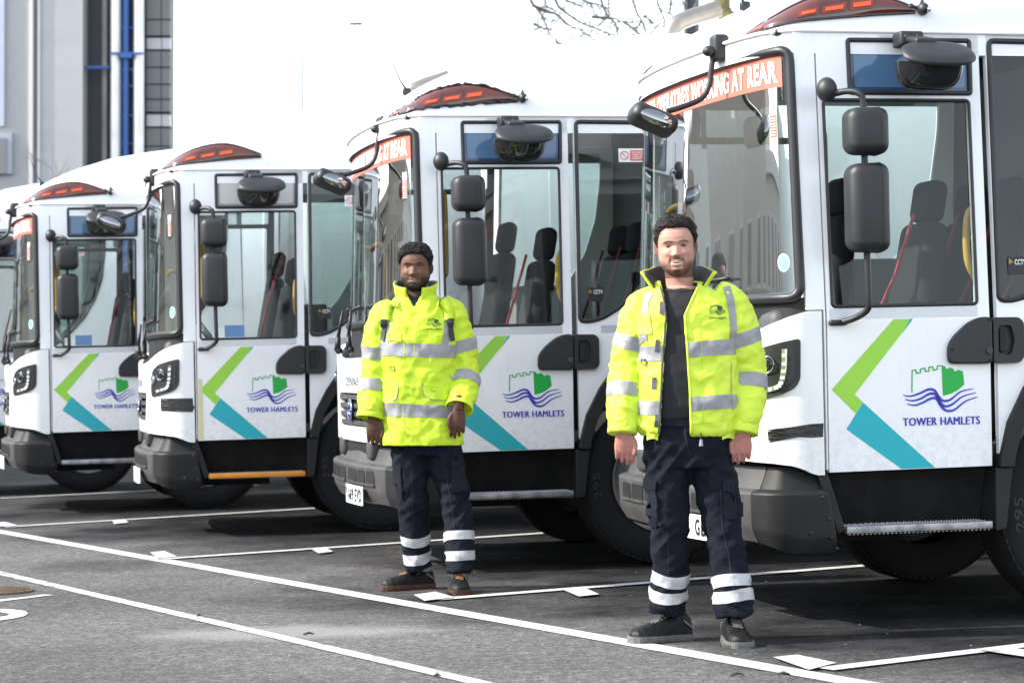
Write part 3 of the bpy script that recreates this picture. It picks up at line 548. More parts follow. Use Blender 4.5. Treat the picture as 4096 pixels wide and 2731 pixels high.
def make_truck():
    T = empty('refuse_truck')
    # ---------- cab door
    door_out = [(-0.015, 0.69), (0.755, 0.697), (0.757, 1.35), (0.779, 2.62), (0.0, 2.615), (-0.012, 1.35)]
    win = roundpoly([(0.015, 1.412), (0.700, 1.416), (0.716, 2.326), (0.022, 2.324)], 0.02)
    qwin = roundpoly([(0.150, 2.357), (0.727, 2.358), (0.734, 2.596), (0.152, 2.592)], 0.012)
    door = plate('door', door_out, SIDE, WHITE, T, [win, qwin], 0.035, cz=(1.35,), bev=0.004)
    def seal(name, outline, fn, r, m, par, k=1):
        pts = [Vector(fn(p[0], p[1], 0.002)) for p in outline]; bm = bmesh.new(); tube(bm, pts + pts[:2], r, 6, False); return bmobj(name, bm, m, par, True)
    seal('window_seal', win, SIDE, 0.008, RUBBER, door); seal('quarter_seal', qwin, SIDE, 0.011, RUBBER, door)
    plate('window_glass', win, SIDE, GLASS, door, off=-0.012)
    plate('quarter_glass', qwin, SIDE, FILMBORDER, door, off=-0.006)
    plate('quarter_film', roundpoly([(0.175, 2.382), (0.704, 2.383), (0.711, 2.573), (0.177, 2.569)], 0.02), SIDE, FILM, door, off=-0.0035)
    plate('reflective_strip', [(0.0, 1.358), (0.7, 1.362), (0.7, 1.406), (0.0, 1.402)], SIDE, REFL, door, off=0.0015)
    plate('lime_chevron', [(0.299, 1.354), (0.376, 1.354), (0.337, 1.292), (0.109, 1.028), (0.146, 0.993), (0.112, 0.945), (0.002, 1.051)], SIDE, LIME, door, off=0.0015)
    plate('teal_sliver', [(0.377, 1.354), (0.391, 1.354), (0.338, 1.290)], SIDE, TEAL, door, off=0.0015)
    plate('teal_chevron', [(0.147, 0.992), (0.480, 0.698), (0.321, 0.697), (0.067, 0.877)], SIDE, TEAL, door, off=0.0015)
    castle = [(0.378, 1.034), (0.381, 1.126), (0.399, 1.129), (0.401, 1.114), (0.421, 1.118), (0.42, 1.132), (0.442, 1.136), (0.444, 1.121), (0.461, 1.123), (0.46, 1.139), (0.48, 1.141), (0.481, 1.126), (0.5, 1.13), (0.501, 1.144), (0.521, 1.146)]
    bm = bmesh.new()
    for a, b in zip(castle, castle[1:]):
        t = (Vector(b) - Vector(a)).normalized() * 0.0025; q = stroke([Vector(a) - t, Vector(b) + t], 0.0055); bm.faces.new([bm.verts.new(SIDE(x, z, 0.002)) for x, z in q])
    bmobj('emblem_outline', bm, GREEN, door)
    plate('emblem_keep', [(0.521, 1.147), (0.539, 1.142), (0.54, 1.134), (0.554, 1.130), (0.554, 1.138), (0.578, 1.131), (0.579, 1.123), (0.593, 1.119), (0.595, 1.127), (0.622, 1.119), (0.628, 1.06), (0.597, 1.037), (0.567, 1.022), (0.525, 1.012)], SIDE, GREEN, door, off=0.002)
    waves = [[(0.335, 1.02), (0.369, 1.014), (0.412, 1.025), (0.456, 1.042), (0.485, 1.037), (0.506, 1.007), (0.527, 0.990), (0.562, 0.996), (0.61, 1.029), (0.672, 1.041)], [(0.344, 1.002), (0.378, 0.994), (0.42, 1.003), (0.459, 1.022), (0.489, 1.019), (0.510, 0.985), (0.535, 0.966), (0.57, 0.975), (0.618, 1.007), (0.683, 1.023)], [(0.353, 0.981), (0.39, 0.974), (0.429, 0.985), (0.467, 1.002), (0.493, 1.001), (0.512, 0.971), (0.539, 0.947), (0.578, 0.95), (0.631, 0.986), (0.691, 1.004)]]
    for wv in waves:
        sp = [(p.x, p.y) for p in smoothpath([(a, b, 0) for a, b in wv], 4)]; n = len(sp)
        plate('emblem_wave', stroke(sp, [0.0025 + 0.0095 * math.sin(PI * k / (n - 1)) ** 0.7 for k in range(n)]), SIDE, BLUE, door, off=0.0025)
    text('lettering', 'TOWER HAMLETS', 0.333, 0.698, 0.884, 0.919, SIDE, BLUE, door, bold=0.0, fat=0.0018, off=0.002)
    hl = plate('door_handle', roundpoly([(0.545, 1.153), (0.757, 1.149), (0.757, 1.357), (0.704, 1.358), (0.645, 1.335), (0.575, 1.275), (0.547, 1.235)], 0.03), SIDE, BLACKPL, door, thick=0.03, off=0.028, bev=0.008)
    for x, z in ((0.565, 1.215), (0.742, 1.345), (0.742, 1.165)): bm = bmesh.new(); bmesh.ops.create_cone(bm, segments=10, radius1=0.008, radius2=0.007, depth=0.006, cap_ends=True, matrix=Matrix.Translation((x, -0.029, z)) @ Matrix.Rotation(PI / 2, 4, 'X')); bmobj('handle_screw', bm, DARKPL, door)
    bm = bmesh.new(); bmesh.ops.create_cone(bm, segments=16, radius1=0.017, radius2=0.014, depth=0.012, cap_ends=True, matrix=Matrix.Translation((0.738, -0.032, 1.208)) @ Matrix.Rotation(PI / 2, 4, 'X')); bmobj('door_lock', bm, GREYPL, door)
    # ---------- cab side behind the door
    arch = [(1.9, 1.0), (1.83, 1.08), (1.7, 1.17), (1.5, 1.22), (1.3, 1.235), (1.15, 1.215), (1.003, 1.151), (0.915, 1.032), (0.835, 0.886), (0.795, 0.739), (0.788, 0.69)]
    side_out = [(0.790, 0.69), (0.792, 1.35), (0.813, 2.625), (1.62, 2.625), (1.62, 0.98)] + [(1.62, 1.19), (1.5, 1.22), (1.3, 1.235), (1.15, 1.215), (1.003, 1.151), (0.915, 1.032), (0.835, 0.886), (0.798, 0.739)]
    side_out = [(0.790, 0.69), (0.792, 1.35), (0.813, 2.625), (1.62, 2.625), (1.62, 1.19), (1.5, 1.22), (1.3, 1.235), (1.15, 1.215), (1.003, 1.151), (0.915, 1.032), (0.835, 0.886), (0.798, 0.739), (0.797, 0.69)]
    rwin = roundpoly([(0.806, 1.432), (0.866, 1.429), (0.943, 1.448), (1.039, 1.503), (1.167, 1.612), (1.29, 1.745), (1.40, 1.93), (1.47, 2.15), (1.50, 2.4), (1.505, 2.59), (0.829, 2.597)], 0.025, 3)
    sp = plate('side_panel', side_out, SIDE, WHITE, T, [rwin], 0.035, cz=(1.35,), bev=0.003)
    seal('rear_window_seal', rwin, SIDE, 0.013, RUBBER, sp); plate('rear_window', rwin, SIDE, GLASSB, sp, off=-0.008)
    hr = plate('latch_surround', roundpoly([(0.762, 1.151), (0.885, 1.151), (0.909, 1.175), (0.911, 1.328), (0.887, 1.354), (0.762, 1.355)], 0.018), SIDE, BLACKPL, sp, [roundpoly([(0.785, 1.187), (0.845, 1.187), (0.864, 1.252), (0.847, 1.318), (0.785, 1.318)], 0.015)], thick=0.03, off=0.028, bev=0.006)
    plate('latch_recess', roundpoly([(0.78, 1.18), (0.85, 1.18), (0.87, 1.252), (0.85, 1.325), (0.78, 1.325)], 0.015), SIDE, RUBBER, sp, off=0.004)
    plate('latch_grip', roundpoly([(0.795, 1.2), (0.826, 1.2), (0.826, 1.305), (0.795, 1.305)], 0.01), SIDE, DARKPL, sp, thick=0.015, off=0.022, bev=0.003)
    plate('reflective_strip', [(0.93, 1.362), (1.6, 1.362), (1.6, 1.406), (0.93, 1.406)], SIDE, REFL, sp, off=0.0015)
    stk = plate('warning_sticker', [(1.08, 2.36), (1.30, 2.36), (1.30, 2.44), (1.08, 2.44)], SIDE, PAPER, sp, off=-0.004)
    plate('sticker_block', [(1.15, 2.368), (1.29, 2.368), (1.29, 2.43), (1.15, 2.43)], SIDE, RED, sp, off=-0.002); text('sticker_text', 'DO NOT STORE', 1.16, 1.28, 2.412, 2.422, SIDE, PAPER, sp, 0.02, 0.0)
    for k, tx in enumerate(('ITEMS ON REAR', 'TABLE OR BEHIND', 'CREW SEATS')): text('sticker_text', tx, 1.16, 1.28, 2.400 - k * 0.012, 2.408 - k * 0.012, SIDE, PAPER, sp, 0.02, 0.0)
    bm = bmesh.new(); tube(bm, [SIDE(1.115 + 0.024 * math.cos(a), 2.40 + 0.024 * math.sin(a), -0.001) for a in lin(0, 2 * PI, 21)], 0.0025, 4, False); tube(bm, [SIDE(1.099, 2.416, -0.001), SIDE(1.131, 2.384, -0.001)], 0.0022, 4); bmobj('prohibition_ring', bm, RED, sp)
    plate('camera_sticker', [(0.862, 1.545), (0.955, 1.545), (0.955, 1.625), (0.862, 1.625)], SIDE, BLACKINK, sp, off=-0.004); text('camera_sticker_text', 'CCTV', 0.895, 0.950, 1.588, 1.612, SIDE, PAPER, sp, 0.02, -0.002); plate('camera_sticker_badge', [(0.866, 1.59), (0.888, 1.60), (0.868, 1.618)], SIDE, YELLOWRAIL, sp, off=-0.002)
    # wheel arch flare and mud guard
    ain = [(1.62, 1.12), (1.5, 1.15), (1.3, 1.165), (1.16, 1.145), (1.045, 1.09), (0.965, 0.985), (0.892, 0.86), (0.855, 0.735), (0.848, 0.69)]
    aout = [(1.62, 1.20), (1.5, 1.23), (1.3, 1.245), (1.15, 1.225), (0.998, 1.161), (0.907, 1.039), (0.827, 0.89), (0.788, 0.742), (0.781, 0.69)]
    plate('arch_flare', aout + ain[::-1], SIDE, DARKPL, T, thick=0.10, off=0.035, bev=0.006)
    plate('mud_guard', [(0.760, 0.408), (0.812, 0.416), (0.848, 0.688), (0.764, 0.688)], SIDE, DARKPL, T, thick=0.22, off=0.015, bev=0.006)
    # ---------- step well, step, strut
    plate('step_well', [(0.0, 0.44), (0.76, 0.44), (0.76, 0.72), (-0.06, 0.72)], lambda x, z, w: (x, 0.16 - (z - 0.44) * 0.32 - w, z), GRIME, T, thick=0.02)
    st = empty('step', (0, 0, 0)); st.parent = T
    rbox('tread_edge', (0.40, 0.0, 0.437), (0.69, 0.028, 0.034), ALU, st, 0.004); rbox('tread_plate', (0.40, 0.105, 0.444), (0.69, 0.185, 0.008), ALU, st, 0.002)
    bm = bmesh.new()
    for i in range(26):
        for j in range(6): bmesh.ops.create_cone(bm, segments=6, radius1=0.008, radius2=0.004, depth=0.008, matrix=Matrix.Translation((0.075 + i * 0.026, 0.03 + j * 0.028, 0.452)))
    for i in range(34): box(bm, (0.07 + i * 0.02, 0.0, 0.4175), (0.008, 0.01, 0.006))
    bmobj('tread_studs', bm, ALU, st)['kind'] = 'stuff'
    plate('strut', [(-0.073, 0.70), (-0.030, 0.735), (0.066, 0.425), (0.026, 0.418)], lambda x, z, w: (x, 0.02 - w, z), DARKPL, T, thick=0.05, bev=0.006)
    # ---------- front pillar, corner panels, lamps
    plate('pillar', [(-0.105, 1.40), (-0.026, 1.40), (-0.026, 0.70), (-0.020, 0.70), (-0.018, 1.40), (-0.006, 2.625), (-0.105, 2.625)], SIDE, WHITE, T, thick=0.06, cz=(1.35,), bev=0.003)
    L = P_LOW.L; h = L / 2
    def topz(s): q = min(s, L - s); return interp(q, [0, 0.06, 0.14, 0.22, 0.32, 0.42, 0.55, 0.8, h], [1.395, 1.395, 1.375, 1.345, 1.31, 1.285, 1.265, 1.25, 1.245])
    def botz(s): q = min(s, L - s); return interp(q, [0, 0.045, 0.08, 0.14, 0.24, 0.4, h], [0.68, 0.68, 0.70, 0.722, 0.735, 0.742, 0.745])
    ss = lin(0, L, 90)
    fp_out = [(s, botz(s)) for s in ss] + [(s, topz(s)) for s in reversed(ss)]
    gr_out = roundpoly([(h - 0.62, 1.035), (h - 0.50, 0.83), (h + 0.50, 0.83), (h + 0.62, 1.035)], 0.04)
    lamp = roundpoly([(0.100, 1.277), (0.104, 1.10), (0.125, 1.062), (0.18, 1.035), (0.28, 1.015), (0.40, 1.005), (0.43, 1.04), (0.425, 1.13), (0.38, 1.195), (0.28, 1.238), (0.18, 1.262)], 0.02)
    lampF = [(L - a, b) for a, b in lamp]
    fcuts = [c for c in P_LOW.cuts]
    fp = plate('front_panel', fp_out, LOW, WHITE, T, [gr_out], 0.03, cx=fcuts, cz=lin(0.8, 1.35, 8), bev=0.0, smooth=40)
    for fl, mir in ((lamp, False), (lampF, True)):
        fx = (lambda a: L - a) if mir else (lambda a: a)
        hlp = plate('headlamp', fl, LOW, BLACKPL, T, thick=0.02, off=0.008, cx=fcuts, smooth=40)
        inner = [(fx(a), b) for a, b in roundpoly([(0.125, 1.245), (0.128, 1.11), (0.16, 1.07), (0.28, 1.045), (0.405, 1.03), (0.41, 1.11), (0.365, 1.175), (0.26, 1.222)], 0.02)]
        plate('lamp_bowl', inner, LOW, RUBBER, hlp, off=0.011, cx=fcuts)
        drl = smoothpath([(0.168, 1.232, 0), (0.172, 1.15, 0), (0.185, 1.085, 0), (0.215, 1.062, 0), (0.31, 1.045, 0)], 5)
        sdr = stroke([(fx(p.x), p.y) for p in drl], 0.022); plate('daytime_light_strip', sdr, LOW, CLEAR, hlp, off=0.014, cx=fcuts)
        for k in range(2, 20, 2):
            p = drl[k]; plate('daytime_light', roundpoly([(fx(p.x) - 0.009, p.y - 0.007), (fx(p.x) + 0.009, p.y - 0.007), (fx(p.x) + 0.009, p.y + 0.007), (fx(p.x) - 0.009, p.y + 0.007)], 0.003, 2), LOW, LENSW, hlp, thick=0.004, off=0.019)
        for (sx, sz, r) in ((0.245, 1.165, 0.034), (0.345, 1.13, 0.03)):
            P0, N0 = P_LOW.at(fx(sx)); c = Vector(LOW(fx(sx), sz, 0.006)); bm = bmesh.new(); bmesh.ops.create_uvsphere(bm, u_segments=20, v_segments=10, radius=r)
            for v in bm.verts: v.co = c + Vector((v.co.x, v.co.y, v.co.z)) - N0 * (N0.dot(v.co)) * 0.45
            bmobj('lamp_lens', bm, MIRRORDK if sx < 0.3 else CLEAR, hlp, True); bm = bmesh.new(); t1 = Vector((-N0.y, N0.x, 0)); tube(bm, [c + N0 * 0.012 + t1 * math.cos(a) * r * 1.08 + Vector((0, 0, 1)) * math.sin(a) * r * 1.08 for a in lin(0, 2 * PI, 25)], 0.004, 5, False); bmobj('lamp_ring', bm, CHROME, hlp, True)
    for s in (0.44, L - 0.44): plate('panel_seam', [(s - 0.003, 0.74), (s + 0.004, 0.74), (s + 0.004, 1.0), (s - 0.003, 1.0)], LOW, RUBBER, fp, off=0.0015)
    # grille
    gr = plate('grille', roundpoly([(h - 0.63, 1.04), (h - 0.51, 0.825), (h + 0.51, 0.825), (h + 0.63, 1.04)], 0.04), LOW, RUBBER, T, off=-0.035, cx=fcuts)
    for k in range(4):
        z = 0.852 + k * 0.052; hw = 0.51 + 0.12 * (z - 0.83) / 0.2 - 0.012
        plate('grille_bar', roundpoly([(h - hw, z - 0.013), (h + hw, z - 0.013), (h + hw, z + 0.014), (h - hw, z + 0.014)], 0.01, 2), LOW, GREYPL, gr, thick=0.03, off=0.004, cx=fcuts, smooth=40)
    for s in (-0.35, -0.17, 0.17, 0.35): plate('grille_post', [(h + s - 0.008, 0.835), (h + s + 0.008, 0.835), (h + s + 0.008, 1.025), (h + s - 0.008, 1.025)], LOW, DARKPL, gr, thick=0.02, off=-0.012)
    bm = bmesh.new(); c = Vector(LOW(h, 0.93, 0.012)); bmesh.ops.create_uvsphere(bm, u_segments=24, v_segments=12, radius=1)
    for v in bm.verts: v.co = c + Vector((v.co.x * 0.012, v.co.y * 0.075, v.co.z * 0.062))
    em = bmobj('badge', bm, BLUE, gr, True)
    bm = bmesh.new(); tube(bm, [c + Vector((-0.006, 0.078 * math.cos(a), 0.065 * math.sin(a))) for a in lin(0, 2 * PI, 31)], 0.007, 6, False)
    for a in lin(0, 2 * PI, 9)[:-1]: tube(bm, [c + Vector((-0.013, 0, 0)), c + Vector((-0.008, 0.072 * math.cos(a), 0.06 * math.sin(a)))], [0.009, 0.003], 5)
    bmobj('badge_ring', bm, CHROME, gr, True)
    text('maker_lettering', 'DENNIS', h - 0.27, h + 0.27, 1.078, 1.133, lambda s, z, w: LOW(2 * h - s, z, w), CHROME, fp, 0.03, 0.006, cuts=None)
    # cowl between panel and windscreen
    plate('cowl', [(0.0, 1.2), (P_WS.L, 1.2), (P_WS.L, 1.455), (0, 1.455)], lambda s, z, w: WS(s, z, w - 0.012), DARKPL, T, cx=P_WS.cuts, smooth=40)
    # ---------- windscreen
    Lw = P_WS.L; ws_out = roundpoly([(0.03, 1.455), (Lw - 0.03, 1.455), (Lw - 0.03, 2.545), (0.03, 2.545)], 0.055, 6)
    wsg = plate('windscreen', ws_out, WS, GLASSW, T, cx=P_WS.cuts, cz=lin(1.6, 2.4, 4), smooth=60)
    ring = []; 
    for a, b in zip(ws_out, ws_out[1:] + ws_out[:1]):
        k = max(1, int((Vector(b) - Vector(a)).length / 0.04))
        for j in range(k): ring.append((a[0] + (b[0] - a[0]) * j / k, a[1] + (b[1] - a[1]) * j / k))
    bm = bmesh.new(); pts = [Vector(WS(s, z, 0.004)) for s, z in ring]; tube(bm, pts + pts[:2], 0.023, 8, False); bmobj('windscreen_rubber', bm, RUBBER, wsg, True)
    pts = [Vector(WS(min(max(s, 0.02), Lw - 0.02), z, 0.02)) for s, z in ring]; bm = bmesh.new(); tube(bm, pts + pts[:2], 0.006, 5, False); bmobj('rubber_lip', bm, BLACKPL, wsg, True)
    ban = plate('caution_banner', [(0.075, 2.385), (Lw - 0.075, 2.385), (Lw - 0.075, 2.522), (0.075, 2.522)], WS, RED, wsg, off=0.003, cx=P_WS.cuts)
    text('caution_lettering', 'CAUTION: OPERATIVES WORKING AT REAR', 0.10, Lw - 0.10, 2.405, 2.505, lambda s, z, w: WS(Lw - s, z, w), PAPER, wsg, 0.035, 0.006, cuts=P_WS.cuts)
    plate('warning_label', [(0.115, 2.16), (0.165, 2.16), (0.165, 2.31), (0.115, 2.31)], WS, PAPER, wsg, off=0.003, cx=P_WS.cuts); plate('warning_block', [(0.118, 2.165), (0.162, 2.165), (0.162, 2.275), (0.118, 2.275)], WS, RED, wsg, off=0.005, cx=P_WS.cuts)
    wlab = lambda s, z, w: WS(0.28 - s, z, w)
    text('warning_text', 'WARNING', 0.120, 0.160, 2.262, 2.271, wlab, PAPER, wsg, 0.03, 0.007)
    for k, tx in enumerate(('If windscreen', 'is replaced', 'sealant must', 'be applied', 'between glass', 'and windscreen', 'rubber')): text('warning_text', tx, 0.121, 0.159, 2.247 - k * 0.0125, 2.255 - k * 0.0125, wlab, PAPER, wsg, 0.02, 0.007)
    plate('warning_triangle', stroke([(0.131, 2.282), (0.149, 2.282), (0.140, 2.303), (0.131, 2.282)], 0.003), WS, BLACKINK, wsg, off=0.005)
    plate('blue_disc', [(0.105 + 0.033 * math.cos(a), 1.61 + 0.04 * math.sin(a)) for a in lin(0, 2 * PI, 25)[:-1]], WS, PAPER, wsg, off=0.003, cx=P_WS.cuts); plate('blue_disc_face', [(0.105 + 0.028 * math.cos(a), 1.61 + 0.035 * math.sin(a)) for a in lin(0, 2 * PI, 25)[:-1]], WS, SKYBLUE, wsg, off=0.005, cx=P_WS.cuts)
    # wipers
    for s0, s1 in ((Lw * 0.30, Lw * 0.10), (Lw * 0.52, Lw * 0.30), (Lw * 0.74, Lw * 0.52)):
        wp = empty('wiper'); wp.parent = T; a = Vector(LOW(s0 * P_LOW.L / Lw, 1.30, 0.0)) ; b = Vector(WS(s0 + 0.03, 1.55, 0.055)); c2 = Vector(WS(s1, 1.56, 0.04))
        bm = bmesh.new(); tube(bm, [a + Vector((-0.01, 0, 0)), a.lerp(b, 0.35) + Vector((-0.012, 0, 0))], [0.022, 0.014], 6); tube(bm, [a.lerp(b, 0.35) + Vector((-0.012, 0, 0)), b], [0.012, 0.008], 6); bmobj('wiper_arm', bm, BLACKPL, wp, True)
        e = Vector(WS(s0 - 0.18, 1.56, 0.03)); f = Vector(WS(s0 + 0.20, 1.545, 0.03)); bm = bmesh.new(); tube(bm, [e, Vector(WS(s0 + 0.02, 1.555, 0.032)), f], 0.008, 5); tube(bm, [e + Vector((0.012, 0, -0.003)), f + Vector((0.012, 0, -0.003))], 0.006, 4); bmobj('wiper_blade', bm, RUBBER, wp, True); blob('wiper_pivot', a, (0.025, 0.025, 0.025), BLACKPL, wp, sub=2)
    # ---------- header and roof
    Lr = P_ROOF.L; sr = [0] + P_ROOF.s[1:]
    hd = grid('header', lambda s, z: (lambda q: (q[0] + 0.0, MID + (P_ROOF.at(s)[0].y - MID) * (MID - tum(z)) / MID, z))(P_ROOF.at(s)[0]), [s for s in sr], lin(2.53, 2.634, 4), WHITE, T)
    rf = grid('roof', lambda s, l: ROOF(s, l, 0), sorted(set(sr + lin(0, Lr, 60))), lin(0, 1, 24), WHITE, T)
    gut = [ROOF(s, 0.0, 0.006) for s in sr]; bm = bmesh.new(); tube(bm, gut, 0.009, 6); bmobj('gutter', bm, WHITE, rf, True)
    def amber(mir):
        f = (lambda s: Lr - s) if mir else (lambda s: s)
        s_front = P_ROOF.s[min(range(len(P_ROOF.p)), key=lambda i: (P_ROOF.p[i] - Vector((-0.235, 0.28, 0))).length)]; s_rear = 1.62 - 0.475
        A = lin(s_rear, s_front, 40)
        def lo(s): return 0.105 - 0.085 * sstep(s_front - 0.32, s_front, s)
        def hi(s): t = (s - s_rear) / (s_front - s_rear); return lo(s) + 0.25 * (max(0.0, math.sin(PI * min(1, 0.02 + 0.955 * t ** 1.2)))) ** 0.85 + 0.004
        V = []; F = []; k = 7
        for s in A:
            for j in range(k): l = lo(s) + (hi(s) - lo(s)) * j / (k - 1); V.append(ROOF(f(s), l, 0.004 + 0.014 * math.sin(PI * j / (k - 1)) ** 0.5))
        for i in range(len(A) - 1):
            for j in range(k - 1): F.append((i * k + j, i * k + j + 1, (i + 1) * k + j + 1, (i + 1) * k + j))
        bl_ = mesh('beacon_lens', V, F, AMBERDK, T, True)
        pts = [Vector(ROOF(f(s), lo(s), 0.006)) for s in A] + [Vector(ROOF(f(s), hi(s), 0.006)) for s in reversed(A)]; bm = bmesh.new(); tube(bm, pts + pts[:2], 0.007, 5, False); bmobj('beacon_rim', bm, SMOKE, bl_, True)
        for sa, sb in ((s_rear + 0.22, s_rear + 0.31), (s_rear + 0.36, s_rear + 0.45), (s_rear + 0.50, s_rear + 0.56)):
            us = lin(sa, sb, 7); grid('beacon_led', lambda s, l: ROOF(f(s), l, 0.022), us, lin(0.165, 0.20, 3), AMBER, bl_)
            grid('beacon_reflector', lambda s, l: ROOF(f(s), l, 0.0195), lin(sa - 0.015, sb + 0.015, 7), lin(0.145, 0.22, 3), mat('amber_inner', (0.16, 0.022, 0.008), 0.2, coat=0.5), bl_)
        us = lin(s_front - 0.15, s_front - 0.08, 5); grid('beacon_led', lambda s, l: ROOF(f(s), l, 0.020), us, lin(0.085, 0.12, 3), AMBER, bl_)
    amber(False); amber(True)
    for yy in (0.16, WID - 0.16):
        bm = bmesh.new(); box(bm, (-0.135, yy, 2.628), (0.075, 0.045, 0.03), 0.012, 3); mk_ = bmobj('marker_light', bm, BLACKPL, T, angle=50); bm = bmesh.new(); box(bm, (-0.172, yy, 2.629), (0.03, 0.032, 0.02), 0.008, 2); bmobj('marker_lens', bm, LENSW, mk_, angle=50)
    an = empty('aerial', (-0.02, 0.95, 2.845)); an.parent = T; rbox('aerial_base', (0, 0, 0.02), (0.05, 0.035, 0.045), BLACKPL, an, 0.012); tubeobj('aerial_whip', [(0, 0, 0.03), (-0.04, 0, 0.09), (-0.10, 0, 0.24)], [0.007, 0.004, 0.0025], BLACKPL, an, 6)
    sc_ = empty('side_camera', (0.515, 0.15, 2.735)); sc_.parent = T; blob('camera_body', (0.0, -0.05, 0.0), (0.026, 0.034, 0.03), BLACKPL, sc_, sub=2); tubeobj('camera_arm', [(-0.045, 0.02, 0.0), (-0.04, -0.03, 0.012), (0, -0.05, 0.0)], 0.008, BLACKPL, sc_, 6); blob('camera_joint', (-0.05, -0.03, 0.012), (0.016, 0.016, 0.016), BLACKPL, sc_, sub=2); blob('camera_lens', (0.016, -0.075, -0.005), (0.012, 0.012, 0.014), CLEAR, sc_, sub=2); tubeobj('camera_fin', [(0.0, -0.04, 0.02), (0.003, -0.035, 0.048)], [0.012, 0.004], BLACKPL, sc_, 6)
    # ---------- door mirrors
    mr = empty('door_mirror'); mr.parent = T
    blob('mirror_mount', (-0.005, -0.035, 2.355), (0.045, 0.05, 0.055), BLACKPL, mr)
    tubeobj('mirror_arm', smoothpath([(0.02, -0.06, 2.335), (0.06, -0.10, 2.342), (0.098, -0.14, 2.33), (0.115, -0.15, 2.29), (0.117, -0.15, 2.1), (0.119, -0.15, 1.65), (0.122, -0.148, 1.45), (0.122, -0.135, 1.395), (0.09, -0.08, 1.362), (0.05, -0.035, 1.345)], 5), 0.0145, BLACKPL, mr, 10)
    rbox('mirror_foot', (0.035, -0.012, 1.342), (0.085, 0.025, 0.026), BLACKPL, mr, 0.01)
    for nm, zc, hh, ww in (('mirror_head', 2.162, 0.205, 0.185), ('mirror_head', 1.832, 0.386, 0.18)):
        bm = bmesh.new(); box(bm, (0.118, -0.16, zc), (ww, 0.15, hh), 0.045, 5)
        for v in bm.verts:
            t = (v.co.x - 0.118) / (ww / 2); k = 1 - 0.10 * max(0, -t); v.co.y = -0.16 + (v.co.y + 0.16) * k; v.co.z = zc + (v.co.z - zc) * (1 - 0.06 * max(0, -t) ** 2)
        mh_ = bmobj(nm, bm, BLACKPL, mr, angle=60)
        bm = bmesh.new(); yy, zz = 0.15 / 2 + 0.0005, hh / 2 + 0.0005; pts = roundpoly([(-yy, -zz), (yy, -zz), (yy, zz), (-yy, zz)], 0.05, 5); pts = [Vector((0.118 + ww * 0.26, -0.16 + a, zc + b)) for a, b in pts]; tube(bm, pts + pts[:2], 0.0022, 4, False); bmobj('mirror_seam', bm, RUBBER, mh_)
        rbox('mirror_face', (0.118 + ww / 2 - 0.0005, -0.16, zc), (0.004, 0.075, hh - 0.09), MIRRORGL, mh_, 0.0015, 1)
    # far mirrors
    mf = empty('far_mirror'); mf.parent = T; tubeobj('mirror_arm', [(0.02, WID + 0.02, 2.33), (0.11, WID + 0.2, 2.31), (0.117, WID + 0.22, 1.7), (0.12, WID + 0.16, 1.42), (0.03, WID, 1.34)], 0.015, BLACKPL, mf, 8)
    for zc, hh in ((2.12, 0.2), (1.8, 0.38)): rbox('mirror_head', (0.118, WID + 0.2, zc), (0.16, 0.2, hh), BLACKPL, mf, 0.04, 4)
    # kerb mirror over the door
    km = empty('kerb_mirror'); km.parent = T
    rbox('bracket', (0.405, 0.02, 2.585), (0.115, 0.10, 0.07), BLACKPL, km, 0.015, 3); rbox('bracket_arm', (0.42, -0.07, 2.572), (0.10, 0.16, 0.03), BLACKPL, km, 0.012, 3, Matrix.Rotation(0.2, 3, 'X'))
    for dx in (-0.028, 0.028): blob('bracket_hole', (0.405 + dx, -0.031, 2.592), (0.012, 0.006, 0.014), RUBBER, km, sub=2)
    kr = Matrix.Rotation(math.radians(36), 3, 'X'); kr2 = Matrix.Rotation(math.radians(8), 3, 'X')
    def dome(name, c, a, b, cc, m, up, rot):
        V = []; F = []; n = 40; k = 9
        for j in range(k):
            t = j / (k - 1) * PI / 2
            for i in range(n):
                ph = 2 * PI * i / n; r = (abs(math.cos(ph)) ** 2.6 + abs(math.sin(ph)) ** 2.6) ** (-1 / 2.6); p = Vector((a * r * math.cos(ph) * math.cos(t) ** 0.45, b * r * math.sin(ph) * math.cos(t) ** 0.45, up * cc * math.sin(t))); V.append(Vector(c) + rot @ p)
        for j in range(k - 1):
            for i in range(n): F.append((j * n + i, j * n + (i + 1) % n, (j + 1) * n + (i + 1) % n, (j + 1) * n + i))
        return mesh(name, V, F, m, km, True)
    dome('mirror_hood', (0.455, -0.185, 2.495), 0.170, 0.095, 0.030, BLACKPL, 1, kr); dome('hood_skirt', (0.455, -0.185, 2.496), 0.168, 0.093, 0.022, BLACKPL, -1, kr); dome('mirror_face', (0.435, -0.13, 2.47), 0.155, 0.085, 0.125, MIRRORDK, -1, kr2)
    # front mirror on its curved arm
    fm = empty('front_mirror', (0, 0, 0)); fm.parent = T
    rbox('mount', (-0.275, 0.60, 2.615), (0.075, 0.09, 0.125), BLACKPL, fm, 0.02, 4); blob('mount_knob', (-0.33, 0.585, 2.60), (0.03, 0.03, 0.026), BLACKPL, fm, sub=2)
    tubeobj('arm', smoothpath([(-0.30, 0.6, 2.60), (-0.315, 0.6, 2.52), (-0.325, 0.6, 2.45), (-0.365, 0.6, 2.385), (-0.46, 0.6, 2.345), (-0.53, 0.6, 2.325)], 5), 0.0135, BLACKPL, fm, 10)
    fr_ = Matrix.Rotation(math.radians(22), 3, 'Y') @ Matrix.Rotation(math.radians(-18), 3, 'X'); bm = bmesh.new(); box(bm, (0, 0, 0), (0.225, 0.13, 0.095), 0.04, 5)
    for v in bm.verts: v.co = fr_ @ v.co + Vector((-0.60, 0.6, 2.285))
